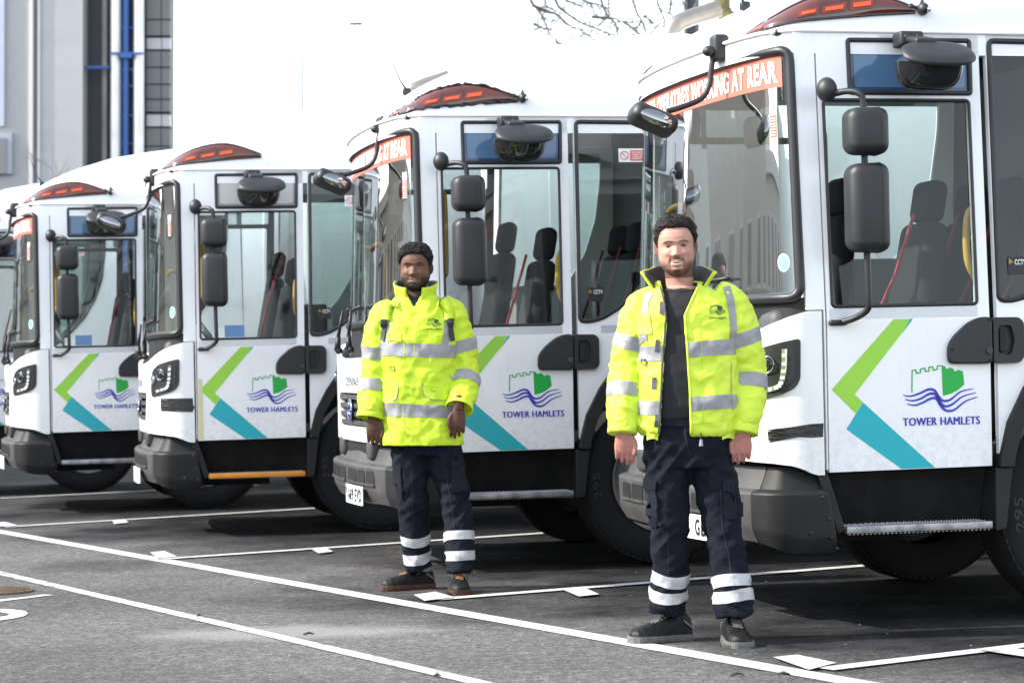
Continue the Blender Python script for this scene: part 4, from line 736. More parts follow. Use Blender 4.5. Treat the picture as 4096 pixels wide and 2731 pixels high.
    bmobj('mirror_shell', bm, BLACKPL, fm, angle=60); fr2 = fr_ @ Matrix.Rotation(math.radians(0), 3, 'X')
    bm = bmesh.new(); bmesh.ops.create_uvsphere(bm, u_segments=24, v_segments=12, radius=1)
    for v in bm.verts: v.co = fr2 @ Vector((v.co.x * 0.092, -0.052 + v.co.y * 0.022, -0.012 + v.co.z * 0.036)) + Vector((-0.60, 0.6, 2.285))
    bmobj('mirror_face', bm, MIRRORGL, fm, True)
    # ---------- bumper
    Lb = P_BUM.L; prof = [(0.335, -0.10), (0.340, -0.035), (0.395, -0.006), (0.42, 0.0), (0.598, 0.004), (0.606, 0.0), (0.614, -0.012), (0.620, -0.045), (0.655, -0.062), (0.715, -0.085), (0.72, -0.16)]
    def bump(name, s0, s1, m, low):
        us = [s0] + [s for s in P_BUM.s if s0 < s < s1] + [s1]
        def f(s, k):
            z, w_ = prof[k]; q = min(s, Lb - s)
            if k <= 3: z += low * sstep(0.12, 0.5, q) * 0.05
            x, y, zz = BUM(s, z, w_)
            if q < 0.16: x -= (z - 0.33) * 0.18 * (1 - q / 0.16)
            return (x, y, zz)
        o = grid(name, f, us, list(range(len(prof))), m, T); o.data.set_sharp_from_angle(angle=math.radians(24)); md_ = o.modifiers.new('solid', 'SOLIDIFY'); md_.thickness = 0.02; md_.offset = -1; return o
    ca = bump('bumper_corner', 0.0, 0.425, DARKPL, 1); bump('bumper_corner', Lb - 0.425, Lb, DARKPL, 1); cb = bump('bumper', 0.432, Lb - 0.432, GREYPL, 1)
    bm = bmesh.new()
    for x, z in ((-0.055, 0.585), (-0.03, 0.49), (-0.115, 0.43), (0.005, 0.36), (-0.02, 0.41)): bmesh.ops.create_uvsphere(bm, u_segments=8, v_segments=6, radius=0.009, matrix=Matrix.Translation((x, -0.016, z)))
    bmobj('bumper_bolts', bm, BLACKPL, ca, True)
    hb = Lb / 2
    for sg in (1, -1):
        for (a, b) in ((0.06, 0.34), (0.38, 0.60), (0.64, 0.82)):
            s0, s1 = sorted((hb + sg * a, hb + sg * b)); plate('bumper_opening', roundpoly([(s0, 0.505), (s1, 0.505), (s1, 0.582), (s0, 0.582)], 0.02), BUM, RUBBER, cb, off=0.006, cx=P_BUM.cuts)
            plate('opening_lip', roundpoly([(s0 - 0.012, 0.494), (s1 + 0.012, 0.494), (s1 + 0.012, 0.507), (s0 - 0.012, 0.507)], 0.006), BUM, GREYPL, cb, thick=0.02, off=0.014, cx=P_BUM.cuts)
        rbox('bumper_bracket', (-0.30, MID + sg * 0.55, 0.70), (0.12, 0.14, 0.12), GREYPL, cb, 0.025, 3)
    rbox('tow_recess', (-0.26, MID, 0.71), (0.14, 0.9, 0.10), RUBBER, T, 0.01)
    npl = plate('number_plate', roundpoly([(hb - 0.64, 0.375), (hb - 0.12, 0.375), (hb - 0.12, 0.486), (hb - 0.64, 0.486)], 0.01), BUM, PAPER, T, thick=0.006, off=0.03, cx=P_BUM.cuts)
    # ---------- far side of the cab
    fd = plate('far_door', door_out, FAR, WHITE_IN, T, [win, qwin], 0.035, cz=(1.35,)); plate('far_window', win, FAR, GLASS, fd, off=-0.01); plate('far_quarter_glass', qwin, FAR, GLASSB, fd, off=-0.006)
    fs_ = plate('far_side_panel', side_out, FAR, WHITE, T, [rwin], 0.035, cz=(1.35,)); plate('far_rear_window', rwin, FAR, GLASSB, fs_, off=-0.008); plate('far_pillar', [(-0.105, 1.40), (-0.026, 1.40), (-0.026, 0.70), (-0.02, 0.70), (-0.006, 2.625), (-0.105, 2.625)], FAR, WHITE, T, thick=0.06, cz=(1.35,))
    plate('far_arch_flare', aout + ain[::-1], FAR, DARKPL, T, thick=0.10, off=0.035)
    # ---------- cab interior
    it = empty('cab_interior'); it.parent = T
    rbox('floor', (0.70, MID, 0.76), (1.78, 2.16, 0.06), DASH, it, 0.0); rbox('rear_wall', (1.605, MID, 1.75), (0.03, 2.1, 2.0), WHITE_IN, it, 0.0); rbox('rear_wall_cap', (1.605, MID, 2.86), (0.03, 1.75, 0.45), WHITE, it, 0.0)
    bm = bmesh.new(); box(bm, (-0.08, MID, 1.10), (0.30, 2.10, 0.62), 0.05, 3); box(bm, (0.02, MID + 0.55, 1.30), (0.26, 0.75, 0.22), 0.06, 3); bmobj('dashboard', bm, DASH, it, angle=50)
    bm = bmesh.new(); cc = Vector((0.22, MID + 0.55, 1.42)); rx = Matrix.Rotation(math.radians(55), 3, 'Y'); tube(bm, [cc + rx @ Vector((0.21 * math.cos(a), 0.21 * math.sin(a), 0)) for a in lin(0, 2 * PI, 33)], 0.014, 8, False)
    for a in (0.5, 2.6, 4.7): tube(bm, [cc, cc + rx @ Vector((0.2 * math.cos(a), 0.2 * math.sin(a), 0))], 0.015, 6)
    tube(bm, [cc, (0.02, MID + 0.55, 1.22)], 0.03, 8); bmobj('steering_wheel', bm, BLACKPL, it, True)
    def seat(x, y, zb, hb_):
        s_ = rbox('seat', (x, y, zb), (0.46, 0.46, 0.14), SEAT, it, 0.05, 4)
        bm = bmesh.new(); box(bm, (0, 0, 0.33), (0.12, 0.46, 0.66), 0.05, 4)
        for v in bm.verts: k = 1 - 0.28 * sstep(0.3, 0.66, v.co.z); v.co.y *= k
        box(bm, (0.0, 0, 0.76), (0.10, 0.24, 0.2), 0.045, 4)
        R2 = Matrix.Rotation(math.radians(10), 3, 'Y')
        for v in bm.verts: v.co = R2 @ v.co + Vector((x + 0.2, y, zb + 0.04))
        bmobj('backrest', bm, SEAT, s_, angle=50); (y != 1.72) and tubeobj('seat_belt', [(x + 0.17, y - 0.2, zb + 0.72), (x + 0.10, y - 0.14, zb + 0.45), (x + 0.06, y + 0.2, zb + 0.1)], 0.009, BELT, s_, 5); rbox('seat_base', (x + 0.02, y, zb - 0.2), (0.36, 0.36, 0.3), DASH, s_, 0.02)
    seat(0.42, 1.72, 1.22, 0); seat(0.42, 0.62, 1.12, 0)
    for y in (0.5, 1.0, 1.5, 1.95): seat(1.22, y - 0.06, 1.2, 0)
    tubeobj('grab_rail', smoothpath([(0.02, 0.11, 2.17), (0.045, 0.15, 2.15), (0.045, 0.15, 1.75), (0.02, 0.10, 1.72)], 5), 0.02, YELLOWRAIL, it, 8); tubeobj('grab_rail', smoothpath([(0.745, 0.10, 1.86), (0.715, 0.12, 1.80), (0.712, 0.12, 1.62), (0.745, 0.09, 1.52)], 5), 0.018, YELLOWRAIL, it, 8); tubeobj('grab_rail', smoothpath([(-0.10, 1.95, 1.95), (-0.06, 1.9, 1.98), (0.0, 1.9, 1.9), (0.0, 1.95, 1.4)], 5), 0.018, YELLOWRAIL, it, 8)
    bm = bmesh.new(); box(bm, (-0.16, 0.45, 2.22), (0.05, 0.24, 0.14), 0.03, 3); bmobj('inside_mirror', bm, BLACKPL, it, angle=50); tubeobj('inside_mirror_arm', [(-0.10, 0.5, 2.45), (-0.15, 0.46, 2.28)], 0.01, BLACKPL, it, 6)
    rbox('roof_console', (0.2, MID, 2.52), (0.5, 1.9, 0.06), WHITE_IN, it, 0.02); rbox('door_locker', (1.0, 1.95, 1.3), (0.3, 0.25, 0.8), WHITE_IN, it, 0.02)
    # ---------- chassis, wheels, exhaust, hopper body
    bm = bmesh.new(); box(bm, (0.75, MID, 0.62), (1.75, 1.35, 0.26)); box(bm, (3.6, MID, 0.72), (5.6, 0.9, 0.3)); box(bm, (1.3, MID, 0.5), (0.16, 1.7, 0.16)); box(bm, (1.3, MID, 1.0), (1.1, 1.5, 0.5)); box(bm, (0.3, MID, 0.42), (0.5, 1.0, 0.16)); bmobj('chassis', bm, GRIME, T)
    for y, o_ in ((0.175, -1), (WID - 0.175, 1)): wheel(T, 1.30, y, o_)
    for x in (4.6, 5.9):
        for y, o_ in ((0.2, -1), (WID - 0.2, 1)): wheel(T, x, y, o_)
    tubeobj('exhaust_stack', smoothpath([(1.72, 1.2, 1.0), (1.72, 1.2, 2.2), (1.72, 1.2, 3.05), (1.725, 1.2, 3.23), (1.77, 1.2, 3.325), (1.86, 1.2, 3.37), (1.95, 1.2, 3.40), (2.06, 1.2, 3.435)], 5), 0.055, STAIN, T, 16)
    bm = bmesh.new(); box(bm, (4.7, MID, 2.0), (5.2, 2.3, 2.2), 0.12, 4); hbod = bmobj('hopper_body', bm, WHITE, T, angle=40)
    for k in range(7): rbox('body_rib', (2.6 + k * 0.7, MID, 2.0), (0.06, 2.34, 2.0), WHITE, hbod, 0.01, 1)
    return T, npl
def find(T, name): return [c for c in T.children_recursive if c.name.split('.')[0] == name]
T1, NPL = make_truck()
POS = [(1.41373, 10.60986, 0.24604), (-0.36323, 13.91672, 0.21593), (-2.20779, 17.34258, 0.19702), (-3.86057, 20.59798, 0.23677), (-5.46335, 23.85337, 0.23677)]
LABS = ['white refuse truck nearest the camera with tape on its panel, cut by the right edge', 'white refuse truck behind the two men, number plate in full view beside the left man', 'white refuse truck with orange door step, directly left of the left man', 'second white refuse truck from the left edge with blue quarter window and silver step', 'white refuse truck farthest away, only a sliver showing at the left edge']
TRK = [T1]
for i in range(1, 5): TRK.append(copy_tree(T1))
for T, (x, y, a), lb in zip(TRK, POS, LABS):
    T.location = (x, y, 0); T.rotation_euler = (0, 0, a); tag(T, lb, 'refuse truck', 'refuse trucks parked side by side')
def drop(T, name, idx=None):
    f = find(T, name)
    for k, o in enumerate(f):
        if idx is None or k in idx:
            for c in o.children_recursive: bpy.data.objects.remove(c)
            bpy.data.objects.remove(o)
def remat(T, name, m, child=None):
    for o in find(T, name):
        me = o.data.copy(); me.materials.clear(); me.materials.append(m); o.data = me
hbL = P_BUM.L / 2; flip = lambda s, z, w: BUM(2 * hbL - s, z, w)
def reg(T, s, a, b): text('plate_lettering', s, hbL + 0.38 + a, hbL + 0.38 + b, 0.392, 0.469, flip, BLACKINK, find(T, 'number_plate')[0], 0.03, 0.033)
reg(TRK[0], 'G', 0.115, 0.170); reg(TRK[0], 'B', 0.188, 0.245); [reg(TRK[1], q, -0.245 + 0.0655 * k + (0.035 if k > 3 else 0), -0.245 + 0.0655 * k + 0.054 + (0.035 if k > 3 else 0)) for k, q in enumerate('YA69EVD')]
# nearest truck: strip of black tape over its side marker
def tape(T, pts): return plate('tape_patch', pts, LOW, TAPE, T, off=0.003, cx=P_LOW.cuts)
tape(TRK[0], [(0.003, 0.906), (0.006, 0.846), (0.05, 0.845), (0.12, 0.848), (0.252, 0.826), (0.256, 0.882), (0.15, 0.892), (0.06, 0.904)])
tape(TRK[2], [(0.012, 0.995), (0.01, 0.95), (0.0, 0.93), (0.015, 0.895), (0.12, 0.902), (0.26, 0.906), (0.265, 0.95), (0.26, 0.998), (0.14, 0.997)])
remat(TRK[2], 'quarter_glass', FROSTBORDER); remat(TRK[2], 'quarter_film', FROST); remat(TRK[2], 'tread_edge', ORANGE)
drop(TRK[2], 'side_camera'); drop(TRK[2], 'aerial'); drop(TRK[4], 'side_camera')
plate('masking_strip', [(-0.010, 0.70), (0.025, 0.70), (0.022, 1.13), (-0.008, 1.13)], SIDE, MASK, find(TRK[2], 'door')[0], off=0.002)
for k in (2, 3):
    d = find(TRK[k], 'window_glass')[0].parent; plate('notice_board', [(0.10, 1.425), (0.19, 1.425), (0.19, 1.49), (0.10, 1.49)], SIDE, PAPER, d, off=-0.03); plate('notice_board', [(0.19, 1.425), (0.33, 1.425), (0.33, 1.51), (0.19, 1.51)], SIDE, BLUEST, d, off=-0.03)
for T in (TRK[2], TRK[3], TRK[4]):
    for nm in ('caution_banner', 'caution_lettering') if T is TRK[2] else (): drop(T, nm)
# the front mirrors hang at slightly different angles
for T, an_, dx in ((TRK[1], 0.16, 0.05), (TRK[2], -0.12, 0.02), (TRK[3], 0.10, 0.0), (TRK[4], -0.05, 0.01)):
    f = find(T, 'front_mirror')[0]; pv = Vector((-0.30, 0.6, 0)); f.matrix_basis = Matrix.Translation(Vector((dx, 0, 0)) + pv) @ Matrix.Rotation(an_, 4, 'Z') @ Matrix.Translation(-pv)
    m_ = find(T, 'door_mirror')[0]; pv = Vector((0.02, 0, 0)); m_.matrix_basis = Matrix.Translation(pv) @ Matrix.Rotation(an_ * 0.35, 4, 'Z') @ Matrix.Translation(-pv)
# moulded size on the tyre wall
for T in TRK[:3]:
    wn = [q for q in find(T, 'wheel') if q.location.y < 0.5 and q.location.x < 2][0]
    text('tyre_lettering', '295', 0, 0.15, 0, 0.045, lambda s, z, w: ((0.385 + z) * math.cos(PI * 1.08 - s / 0.4), -0.1405 - w, (0.385 + z) * math.sin(PI * 1.08 - s / 0.4)), mat('tyre_mould', (0.022, 0.022, 0.023), 0.7), wn, 0.0, 0.002)
# second truck: crumpled black tape round its beacon lens
TP = find(TRK[1], 'beacon_lens')[0]; rim = find(TRK[1], 'beacon_rim')[0]; me = rim.data.copy(); rq = random.Random(4)
for v in me.vertices: v.co += Vector((rq.uniform(-1, 1), rq.uniform(-1, 0.3), rq.uniform(-1, 1))) * 0.008
me.materials.clear(); me.materials.append(TAPE); rim.data = me
# ---------------------------------------------------------------- people
def hivis():
    m = mat('hi_vis_yellow', (0.55, 0.70, 0.045), 0.6, var=0.35, vscale=7, col2=(0.48, 0.64, 0.03), bump=0.0012, bscale=240, crease=(0.011, 5.5, (1.0, 1.0, 1.7))); return m
HIVIS = hivis(); HIVIS_B = mat('hi_vis_yellow_worn', (0.49, 0.66, 0.022), 0.62, var=0.6, vscale=5, col2=(0.36, 0.55, 0.012), bump=0.0015, bscale=160, crease=(0.013, 6.5, (1.2, 1.0, 1.4)))
BAND = mat('reflective_tape', (0.27, 0.27, 0.285), 0.5, 0.1, var=0.6, vscale=16, col2=(0.20, 0.20, 0.215), bump=0.002, bscale=45, crease=(0.008, 7.0, (1.4, 1.0, 1.0)))
BANDW = mat('reflective_tape_white', (0.40, 0.405, 0.42), 0.5, 0.0, var=0.6, vscale=14, col2=(0.27, 0.275, 0.29), bump=0.003, bscale=40, crease=(0.010, 8.0, (1.4, 1.0, 1.0)))
LINING = mat('grey_lining', (0.05, 0.047, 0.055), 0.7, var=0.6, vscale=20, col2=(0.10, 0.095, 0.11), bump=0.004, bscale=30)
TEE = mat('black_tee', (0.007, 0.007, 0.010), 0.9, var=0.4, vscale=20, col2=(0.02, 0.02, 0.026), bump=0.002, bscale=35)
NAVYTEE = mat('navy_top', (0.012, 0.018, 0.035), 0.9)
NAVY = mat('navy_twill', (0.0045, 0.0056, 0.0115), 0.85, var=0.8, vscale=8, col2=(0.010, 0.012, 0.020), bump=0.002, bscale=60, spec=0.15, crease=(0.016, 5.0, (1.0, 1.0, 1.9)))
NAVY_P = mat('navy_pocket', (0.006, 0.0075, 0.014), 0.85, var=0.6, vscale=14, col2=(0.011, 0.013, 0.022), bump=0.002, bscale=60, spec=0.2)
NAVY_S = mat('navy_seam', (0.006, 0.008, 0.018), 0.8)
LEATHER = mat('black_leather', (0.004, 0.004, 0.0044), 0.5, var=0.7, vscale=18, col2=(0.010, 0.0095, 0.009), spec=0.25, bump=0.0015, bscale=120)
SOLEG = mat('grey_sole', (0.12, 0.125, 0.12), 0.8, var=0.8, vscale=22, col2=(0.05, 0.05, 0.047)); SOLEO = mat('brown_sole', (0.075, 0.028, 0.012), 0.75, var=0.8, vscale=20, col2=(0.014, 0.011, 0.010))
LACE = mat('boot_lace', (0.10, 0.095, 0.085), 0.8); LACEO = mat('orange_lace', (0.22, 0.10, 0.045), 0.8); TOGGLE = mat('grey_toggle', (0.22, 0.23, 0.25), 0.5)
TOOTH = mat('tooth', (0.72, 0.69, 0.62), 0.3); EYEW = mat('eye_white', (0.22, 0.19, 0.175), 0.35); IRIS = mat('iris_dark', (0.015, 0.012, 0.010), 0.15)
HAIR_A = mat('dark_brown_hair', (0.009, 0.006, 0.0045), 0.5, var=0.8, vscale=60, col2=(0.03, 0.02, 0.016), spec=0.3); HAIR_B = mat('black_grey_hair', (0.004, 0.0038, 0.0038), 0.7, var=0.8, vscale=70, col2=(0.05, 0.047, 0.047), spec=0.2); STITCH = mat('stitch_lime', (0.42, 0.62, 0.01), 0.7); LOGOINK = mat('dark_logo', (0.01, 0.05, 0.015), 0.6)
def skinmat(name, sss):
    m = bpy.data.materials.new(name); m.use_nodes = True; t = m.node_tree; b = t.nodes['Principled BSDF']; a = nd(t, 'ShaderNodeAttribute', attribute_name='tone'); tc = nd(t, 'ShaderNodeTexCoord'); n = nd(t, 'ShaderNodeTexNoise', Scale=70.0, Detail=3.0); t.links.new(tc.outputs['Object'], n.inputs[0])
    r = nd(t, 'ShaderNodeMapRange'); r.inputs[3].default_value = 0.86; r.inputs[4].default_value = 1.12; t.links.new(n.outputs[0], r.inputs[0]); x = nd(t, 'ShaderNodeMix', data_type='RGBA', blend_type='MULTIPLY'); x.inputs[0].default_value = 1; t.links.new(a.outputs['Color'], x.inputs[6]); t.links.new(r.outputs[0], x.inputs[7])
    t.links.new(x.outputs[2], b.inputs['Base Color']); b.inputs['Roughness'].default_value = 0.58; b.inputs['Specular IOR Level'].default_value = 0.3; b.inputs['Subsurface Weight'].default_value = sss; b.inputs['Subsurface Radius'].default_value = (0.010, 0.004, 0.002); b.inputs['Subsurface Scale'].default_value = 1
    bp = nd(t, 'ShaderNodeBump', Strength=0.5, Distance=0.001); n2 = nd(t, 'ShaderNodeTexNoise', Scale=260.0, Detail=2.0); t.links.new(tc.outputs['Object'], n2.inputs[0]); t.links.new(n2.outputs[0], bp.inputs['Height']); t.links.new(bp.outputs[0], b.inputs['Normal']); return m
def ringp(c, hw, hd, n=56, e=2.4):
    out = []
    for k in range(n):
        a = 2 * PI * k / n; s, cs = math.sin(a), math.cos(a); out.append(Vector((c[0] + hw * math.copysign(abs(s) ** (2 / e), s), c[1] - hd * math.copysign(abs(cs) ** (2 / e), cs), c[2])))
    return out
def loft(rings):
    n = len(rings[0]); V = [p for r in rings for p in r]; F = []
    for i in range(len(rings) - 1):
        for k in range(n): F.append((i * n + k, i * n + (k + 1) % n, (i + 1) * n + (k + 1) % n, (i + 1) * n + k))
    F.append(tuple(range(n))[::-1]); F.append(tuple((len(rings) - 1) * n + k for k in range(n))); return V, F
def limb(pts, rs, n=20, k=5):
    sp = smoothpath(pts, k); m = len(pts) - 1; R = [interp(i / k, list(range(m + 1)), rs) for i in range(len(sp))]
    V = []; F = []
    for (p, t, a, b), r in zip(frames(sp), R):
        for j in range(n): V.append(p + a * math.cos(2 * PI * j / n) * r + b * math.sin(2 * PI * j / n) * r)
    q = len(sp)
    for i in range(q - 1):
        for j in range(n): F.append((i * n + j, i * n + (j + 1) % n, (i + 1) * n + (j + 1) % n, (i + 1) * n + j))
    F.append(tuple(range(n))[::-1]); F.append(tuple((q - 1) * n + j for j in range(n))); return V, F
def fuse(parts, voxel, sm=3):
    """Union of closed shapes as one continuous skin."""
    V = []; F = []
    for v, f in parts: o = len(V); V += [tuple(p) for p in v]; F += [tuple(i + o for i in q) for q in f]
    me = bpy.data.meshes.new('fuse'); me.from_pydata(V, [], F); me.update(); o = bpy.data.objects.new('fuse', me); COL.objects.link(o)
    bm = bmesh.new(); bm.from_mesh(me); bmesh.ops.recalc_face_normals(bm, faces=bm.faces[:]); bm.to_mesh(me); bm.free()
    m = o.modifiers.new('r', 'REMESH'); m.mode = 'VOXEL'; m.voxel_size = voxel; m.adaptivity = 0
    if sm: s = o.modifiers.new('s', 'SMOOTH'); s.factor = 0.5; s.iterations = sm
    dg = bpy.context.evaluated_depsgraph_get(); dg.update(); out = bpy.data.meshes.new_from_object(o.evaluated_get(dg)); bpy.data.objects.remove(o); bpy.data.meshes.remove(me); return out
def displace(me, fn):
    N = [v.normal.copy() for v in me.vertices]
    for v, n in zip(me.vertices, N): v.co = v.co + n * fn(v.co)
    me.update()
def rid(p): return 1 - abs(noise.noise(p)) * 2
def cloth_fn(amp, seed, zf=1.0, extra=None):
    o = Vector((seed * 7.3, seed * 3.1, seed * 5.7))
    def f(p):
        d = amp * (rid(Vector((p.x * 5.5, p.y * 5.5, p.z * 6 * zf)) + o) - 0.45) + amp * 0.6 * (rid(Vector((p.x * 13 + p.z * 5, p.y * 13, p.z * 15 * zf - p.x * 6)) + o) - 0.5) + amp * 0.22 * noise.noise(Vector(p) * 42 + o)
        if extra: d += extra(p)
        return d
    return f
def bvh_of(me): return BVHTree.FromPolygons([v.co for v in me.vertices], [tuple(p.vertices) for p in me.polygons])
def front_fn(bvh, y0=-0.9):
    def f(x, z, w):
        h = bvh.ray_cast(Vector((x, y0, z)), Vector((0, 1, 0)))
        if h[0] is None: h = bvh.find_nearest(Vector((x, -0.2, z)))
        n = h[1] if h[1].y < 0 else -h[1]; return h[0] + n * w
    return f
def side_fn(bvh, sx):
    def f(y, z, w):
        h = bvh.ray_cast(Vector((sx * 0.9, y, z)), Vector((-sx, 0, 0)))
        if h[0] is None: h = bvh.find_nearest(Vector((sx * 0.2, y, z)))
        n = h[1] if h[1].x * sx > 0 else -h[1]; return h[0] + n * w
    return f
def wrap(name, bvh, axis, h, rmax, m, parent, n=72, rows=5, off=0.0028, slant=None, a0=0, a1=2 * PI):
    """Tape strip round a torso or limb: axis(v) gives the centre and two cross vectors at offset v along it."""
    V = []; ok = []; F = []
    for j in range(rows):
        v = -h / 2 + h * j / (rows - 1)
        for i in range(n + 1):
            a = a0 + (a1 - a0) * i / n; c, ex, ey = axis(v + (slant(a) if slant else 0)); d = (ex * math.sin(a) - ey * math.cos(a)).normalized(); q = bvh.ray_cast(c, d)
            if q[0] is None or q[3] > rmax(a): V.append(c); ok.append(False)
            else: nn = q[1] if q[1].dot(d) > 0 else -q[1]; V.append(q[0] + (nn * 0.6 + d * 0.4) * off); ok.append(True)
    for j in range(rows - 1):
        for i in range(n):
            q = (j * (n + 1) + i, j * (n + 1) + i + 1, (j + 1) * (n + 1) + i + 1, (j + 1) * (n + 1) + i)
            if all(ok[k] for k in q): F.append(q)
    used = sorted({i for f in F for i in f}); mp = {k: i for i, k in enumerate(used)}
    return mesh(name, [V[i] for i in used], [tuple(mp[i] for i in f) for f in F], m, parent, True)
def horiz(cx, cy, z): return lambda v: (Vector((cx, cy, z + v)), Vector((1, 0, 0)), Vector((0, 1, 0)))
def along(pts, t):
    sp = smoothpath(pts, 8); fr = frames(sp); i = int(t * (len(sp) - 1)); p, tg, a, b = fr[i]
    ex = Vector((1, 0, 0)); ex = (ex - tg * ex.dot(tg)).normalized(); ey = Vector((0, 1, 0)); ey = (ey - tg * ey.dot(tg)).normalized(); return lambda v: (p - tg * v, ex, ey)
def at_z(pts, z):
    sp = smoothpath(pts, 8); i = min(range(len(sp)), key=lambda k: abs(sp[k].z - z)); return i / (len(sp) - 1)
HT = [0, .04, .10, .18, .26, .34, .42, .50, .58, .66, .75, .84, .91, .96, 1.0]; HF = [.058, .080, .091, .095, .096, .095, .094, .093, .097, .097, .091, .077, .058, .038, .004]; HB = [.0, .012, .024, .038, .052, .068, .082, .092, .097, .099, .096, .084, .064, .042, .004]; HW = [.020, .036, .048, .058, .065, .069, .072, .074, .076, .077, .075, .067, .052, .034, .004]
class Head:
    def __init__(s, chin, H, yaw, roll, wk=1.0, jaw=1.0, nose=1.0, lips=1.0, smile=1.0):
        s.H, s.wk, s.jaw, s.nose, s.lips, s.smile = H, wk, jaw, nose, lips, smile
        s.k = H / 0.235; s.M = Matrix.Translation(chin) @ Matrix.Rotation(roll, 4, 'Y') @ Matrix.Rotation(yaw, 4, 'Z'); s.I = s.M.inverted()
    def feat(s, x, t):
        e = math.exp; ax = abs(x) / s.k; d = 0.0
        d += s.nose * interp(t, [.30, .32, .345, .37, .42, .47, .52, .55], [0, .012, .024, .022, .014, .007, .001, 0]) * e(-(ax / interp(t, [.33, .5], [.0145, .009])) ** 2)
        d += s.nose * .009 * e(-((ax - .0145) / .0065) ** 2 - ((t - .335) / .022) ** 2)
        d -= .0085 * e(-((ax - .031) / .017) ** 2 - ((t - .505) / .036) ** 2); d += .0055 * e(-((ax - .032) / .012) ** 2 - ((t - .497) / .017) ** 2)
        d += .003 * e(-((ax - .030) / .026) ** 2 - ((t - .572) / .022) ** 2); d += .008 * e(-((ax - .042) / .018) ** 2 - ((t - .375) / .055) ** 2)
        d -= .0035 * e(-((ax - (.020 + .05 * (.33 - t))) / .005) ** 2) * sstep(.15, .2, t) * (1 - sstep(.32, .36, t)) * s.smile
        mt = .197 + s.smile * .022 * (ax / .028) ** 2
        d += s.lips * .0045 * e(-(ax / .025) ** 2 - ((t - mt - .03) / .016) ** 2); d += s.lips * .0055 * e(-(ax / .021) ** 2 - ((t - mt + .032) / .018) ** 2); d -= .007 * e(-(ax / .027) ** 4 - ((t - mt) / .011) ** 2)
        d += .007 * e(-(ax / .022) ** 2 - ((t - .065) / .045) ** 2); d -= .003 * e(-(ax / .02) ** 2 - ((t - .125) / .02) ** 2); return d * s.k
    def pt(s, a, t, off=0.0):
        k = s.k; hw = (interp(t, HT, HW) * (1 + (s.jaw - 1) * (1 - sstep(.25, .5, t)))) * k * s.wk + off; f = interp(t, HT, HF) * k + off; b = interp(t, HT, HB) * k + off; sn, cs = math.sin(a), math.cos(a); e = 2.25
        x = hw * math.copysign(abs(sn) ** (2 / e), sn); y = -f * abs(cs) ** (2 / e) if cs > 0 else b * abs(cs) ** (2 / e) + (0 if t > .2 else 0)
        if cs > 0: y -= s.feat(x, t) * sstep(0.0, 0.35, cs)
        return Vector((x, y, t * s.H + (off * sstep(.8, 1, t))))
    def parts(s):
        ts = lin(0, 1, 100); n = 132; V, F = loft([[s.M @ s.pt(2 * PI * i / n, t) for i in range(n)] for t in ts]); out = [(V, F)]
        for sg in (-1, 1):
            EV = []; EF = []; bm = bmesh.new(); bmesh.ops.create_uvsphere(bm, u_segments=20, v_segments=14, radius=1)
            R = Matrix.Rotation(sg * math.radians(-28), 3, 'Z') @ Matrix.Rotation(sg * math.radians(6), 3, 'Y')
            for v in bm.verts: u = v.co; q = R @ Vector((u.x * .0055 * s.k, u.y * .019 * s.k, u.z * (.031 - .006 * (u.z < 0)) * s.k)); EV.append(s.M @ (q + Vector((sg * (.079 * s.k * s.wk), .012, .455 * s.H))))
            for f in bm.faces: EF.append(tuple(v.index for v in f.verts))
            bm.verts.index_update(); bm.free(); out.append((EV, EF))
        return out
    def surf(s, x, t, off):
        """Front surface point at lateral x and height share t."""
        k = s.k; e = 2.25; hw = interp(t, HT, HW) * k * s.wk; u = min(0.999, abs(x) / hw) ** (e / 2); a = math.asin(u) * (1 if x > 0 else -1); p = s.pt(a, t); return s.M @ (p + Vector((0, -off, 0)))
def hand_parts(wr, inner, down=Vector((0, 0, -1)), curl=1.0, fwd=0.0):
    """Hanging hand, back towards the viewer, thumb on the inner side; inner is +1 or -1 along x."""
    u = Vector((inner, 0, 0)); n = Vector((0, -1, 0)); v = down.normalized(); P = []
    V = []; rings = []
    for t, hw, hd in ((-0.03, .027, .024), (0.0, .029, .022), (.03, .037, .019), (.06, .042, .018), (.088, .042, .016), (.10, .039, .012)):
        rings.append([wr + v * t + u * (.002 + hw * math.cos(2 * PI * k / 18)) + n * (hd * math.sin(2 * PI * k / 18) - 0.1 * max(0, t - .06)) for k in range(18)])
    P.append(loft(rings))
    for i, (o, L) in enumerate(((.033, .072), (.011, .081), (-.011, .077), (-.032, .060))):
        p = wr + v * (.088 - .004 * abs(i - 1)) + u * (o + .002); pts = [p - v * .02]; a = 0.18 * curl; q = p; pts.append(q)
        for sgm, da in ((.42, .45), (.33, .62), (.27, .5)):
            d = v * math.cos(a) - n * math.sin(a); q = q + d * L * sgm; pts.append(q); a += da * curl * (0.85 + 0.12 * i)
        P.append(limb(pts, [.0098, .0102, .0092, .0085, .0068], 10, 3))
    p = wr + v * .022 + u * .030; P.append(limb([p, p + v * .028 + u * .016 + n * .006, p + v * .058 + u * .017 + n * .010, p + v * .082 + u * .008 + n * .006], [.014, .0125, .0105, .0075], 10, 3)); return P
_b = bmesh.new(); bmesh.ops.create_icosphere(_b, subdivisions=1, radius=1.0); _b.verts.index_update(); ICO_V = [tuple(v.co) for v in _b.verts]; ICO_F = [tuple(v.index for v in f.verts) for f in _b.faces]; _b.free()
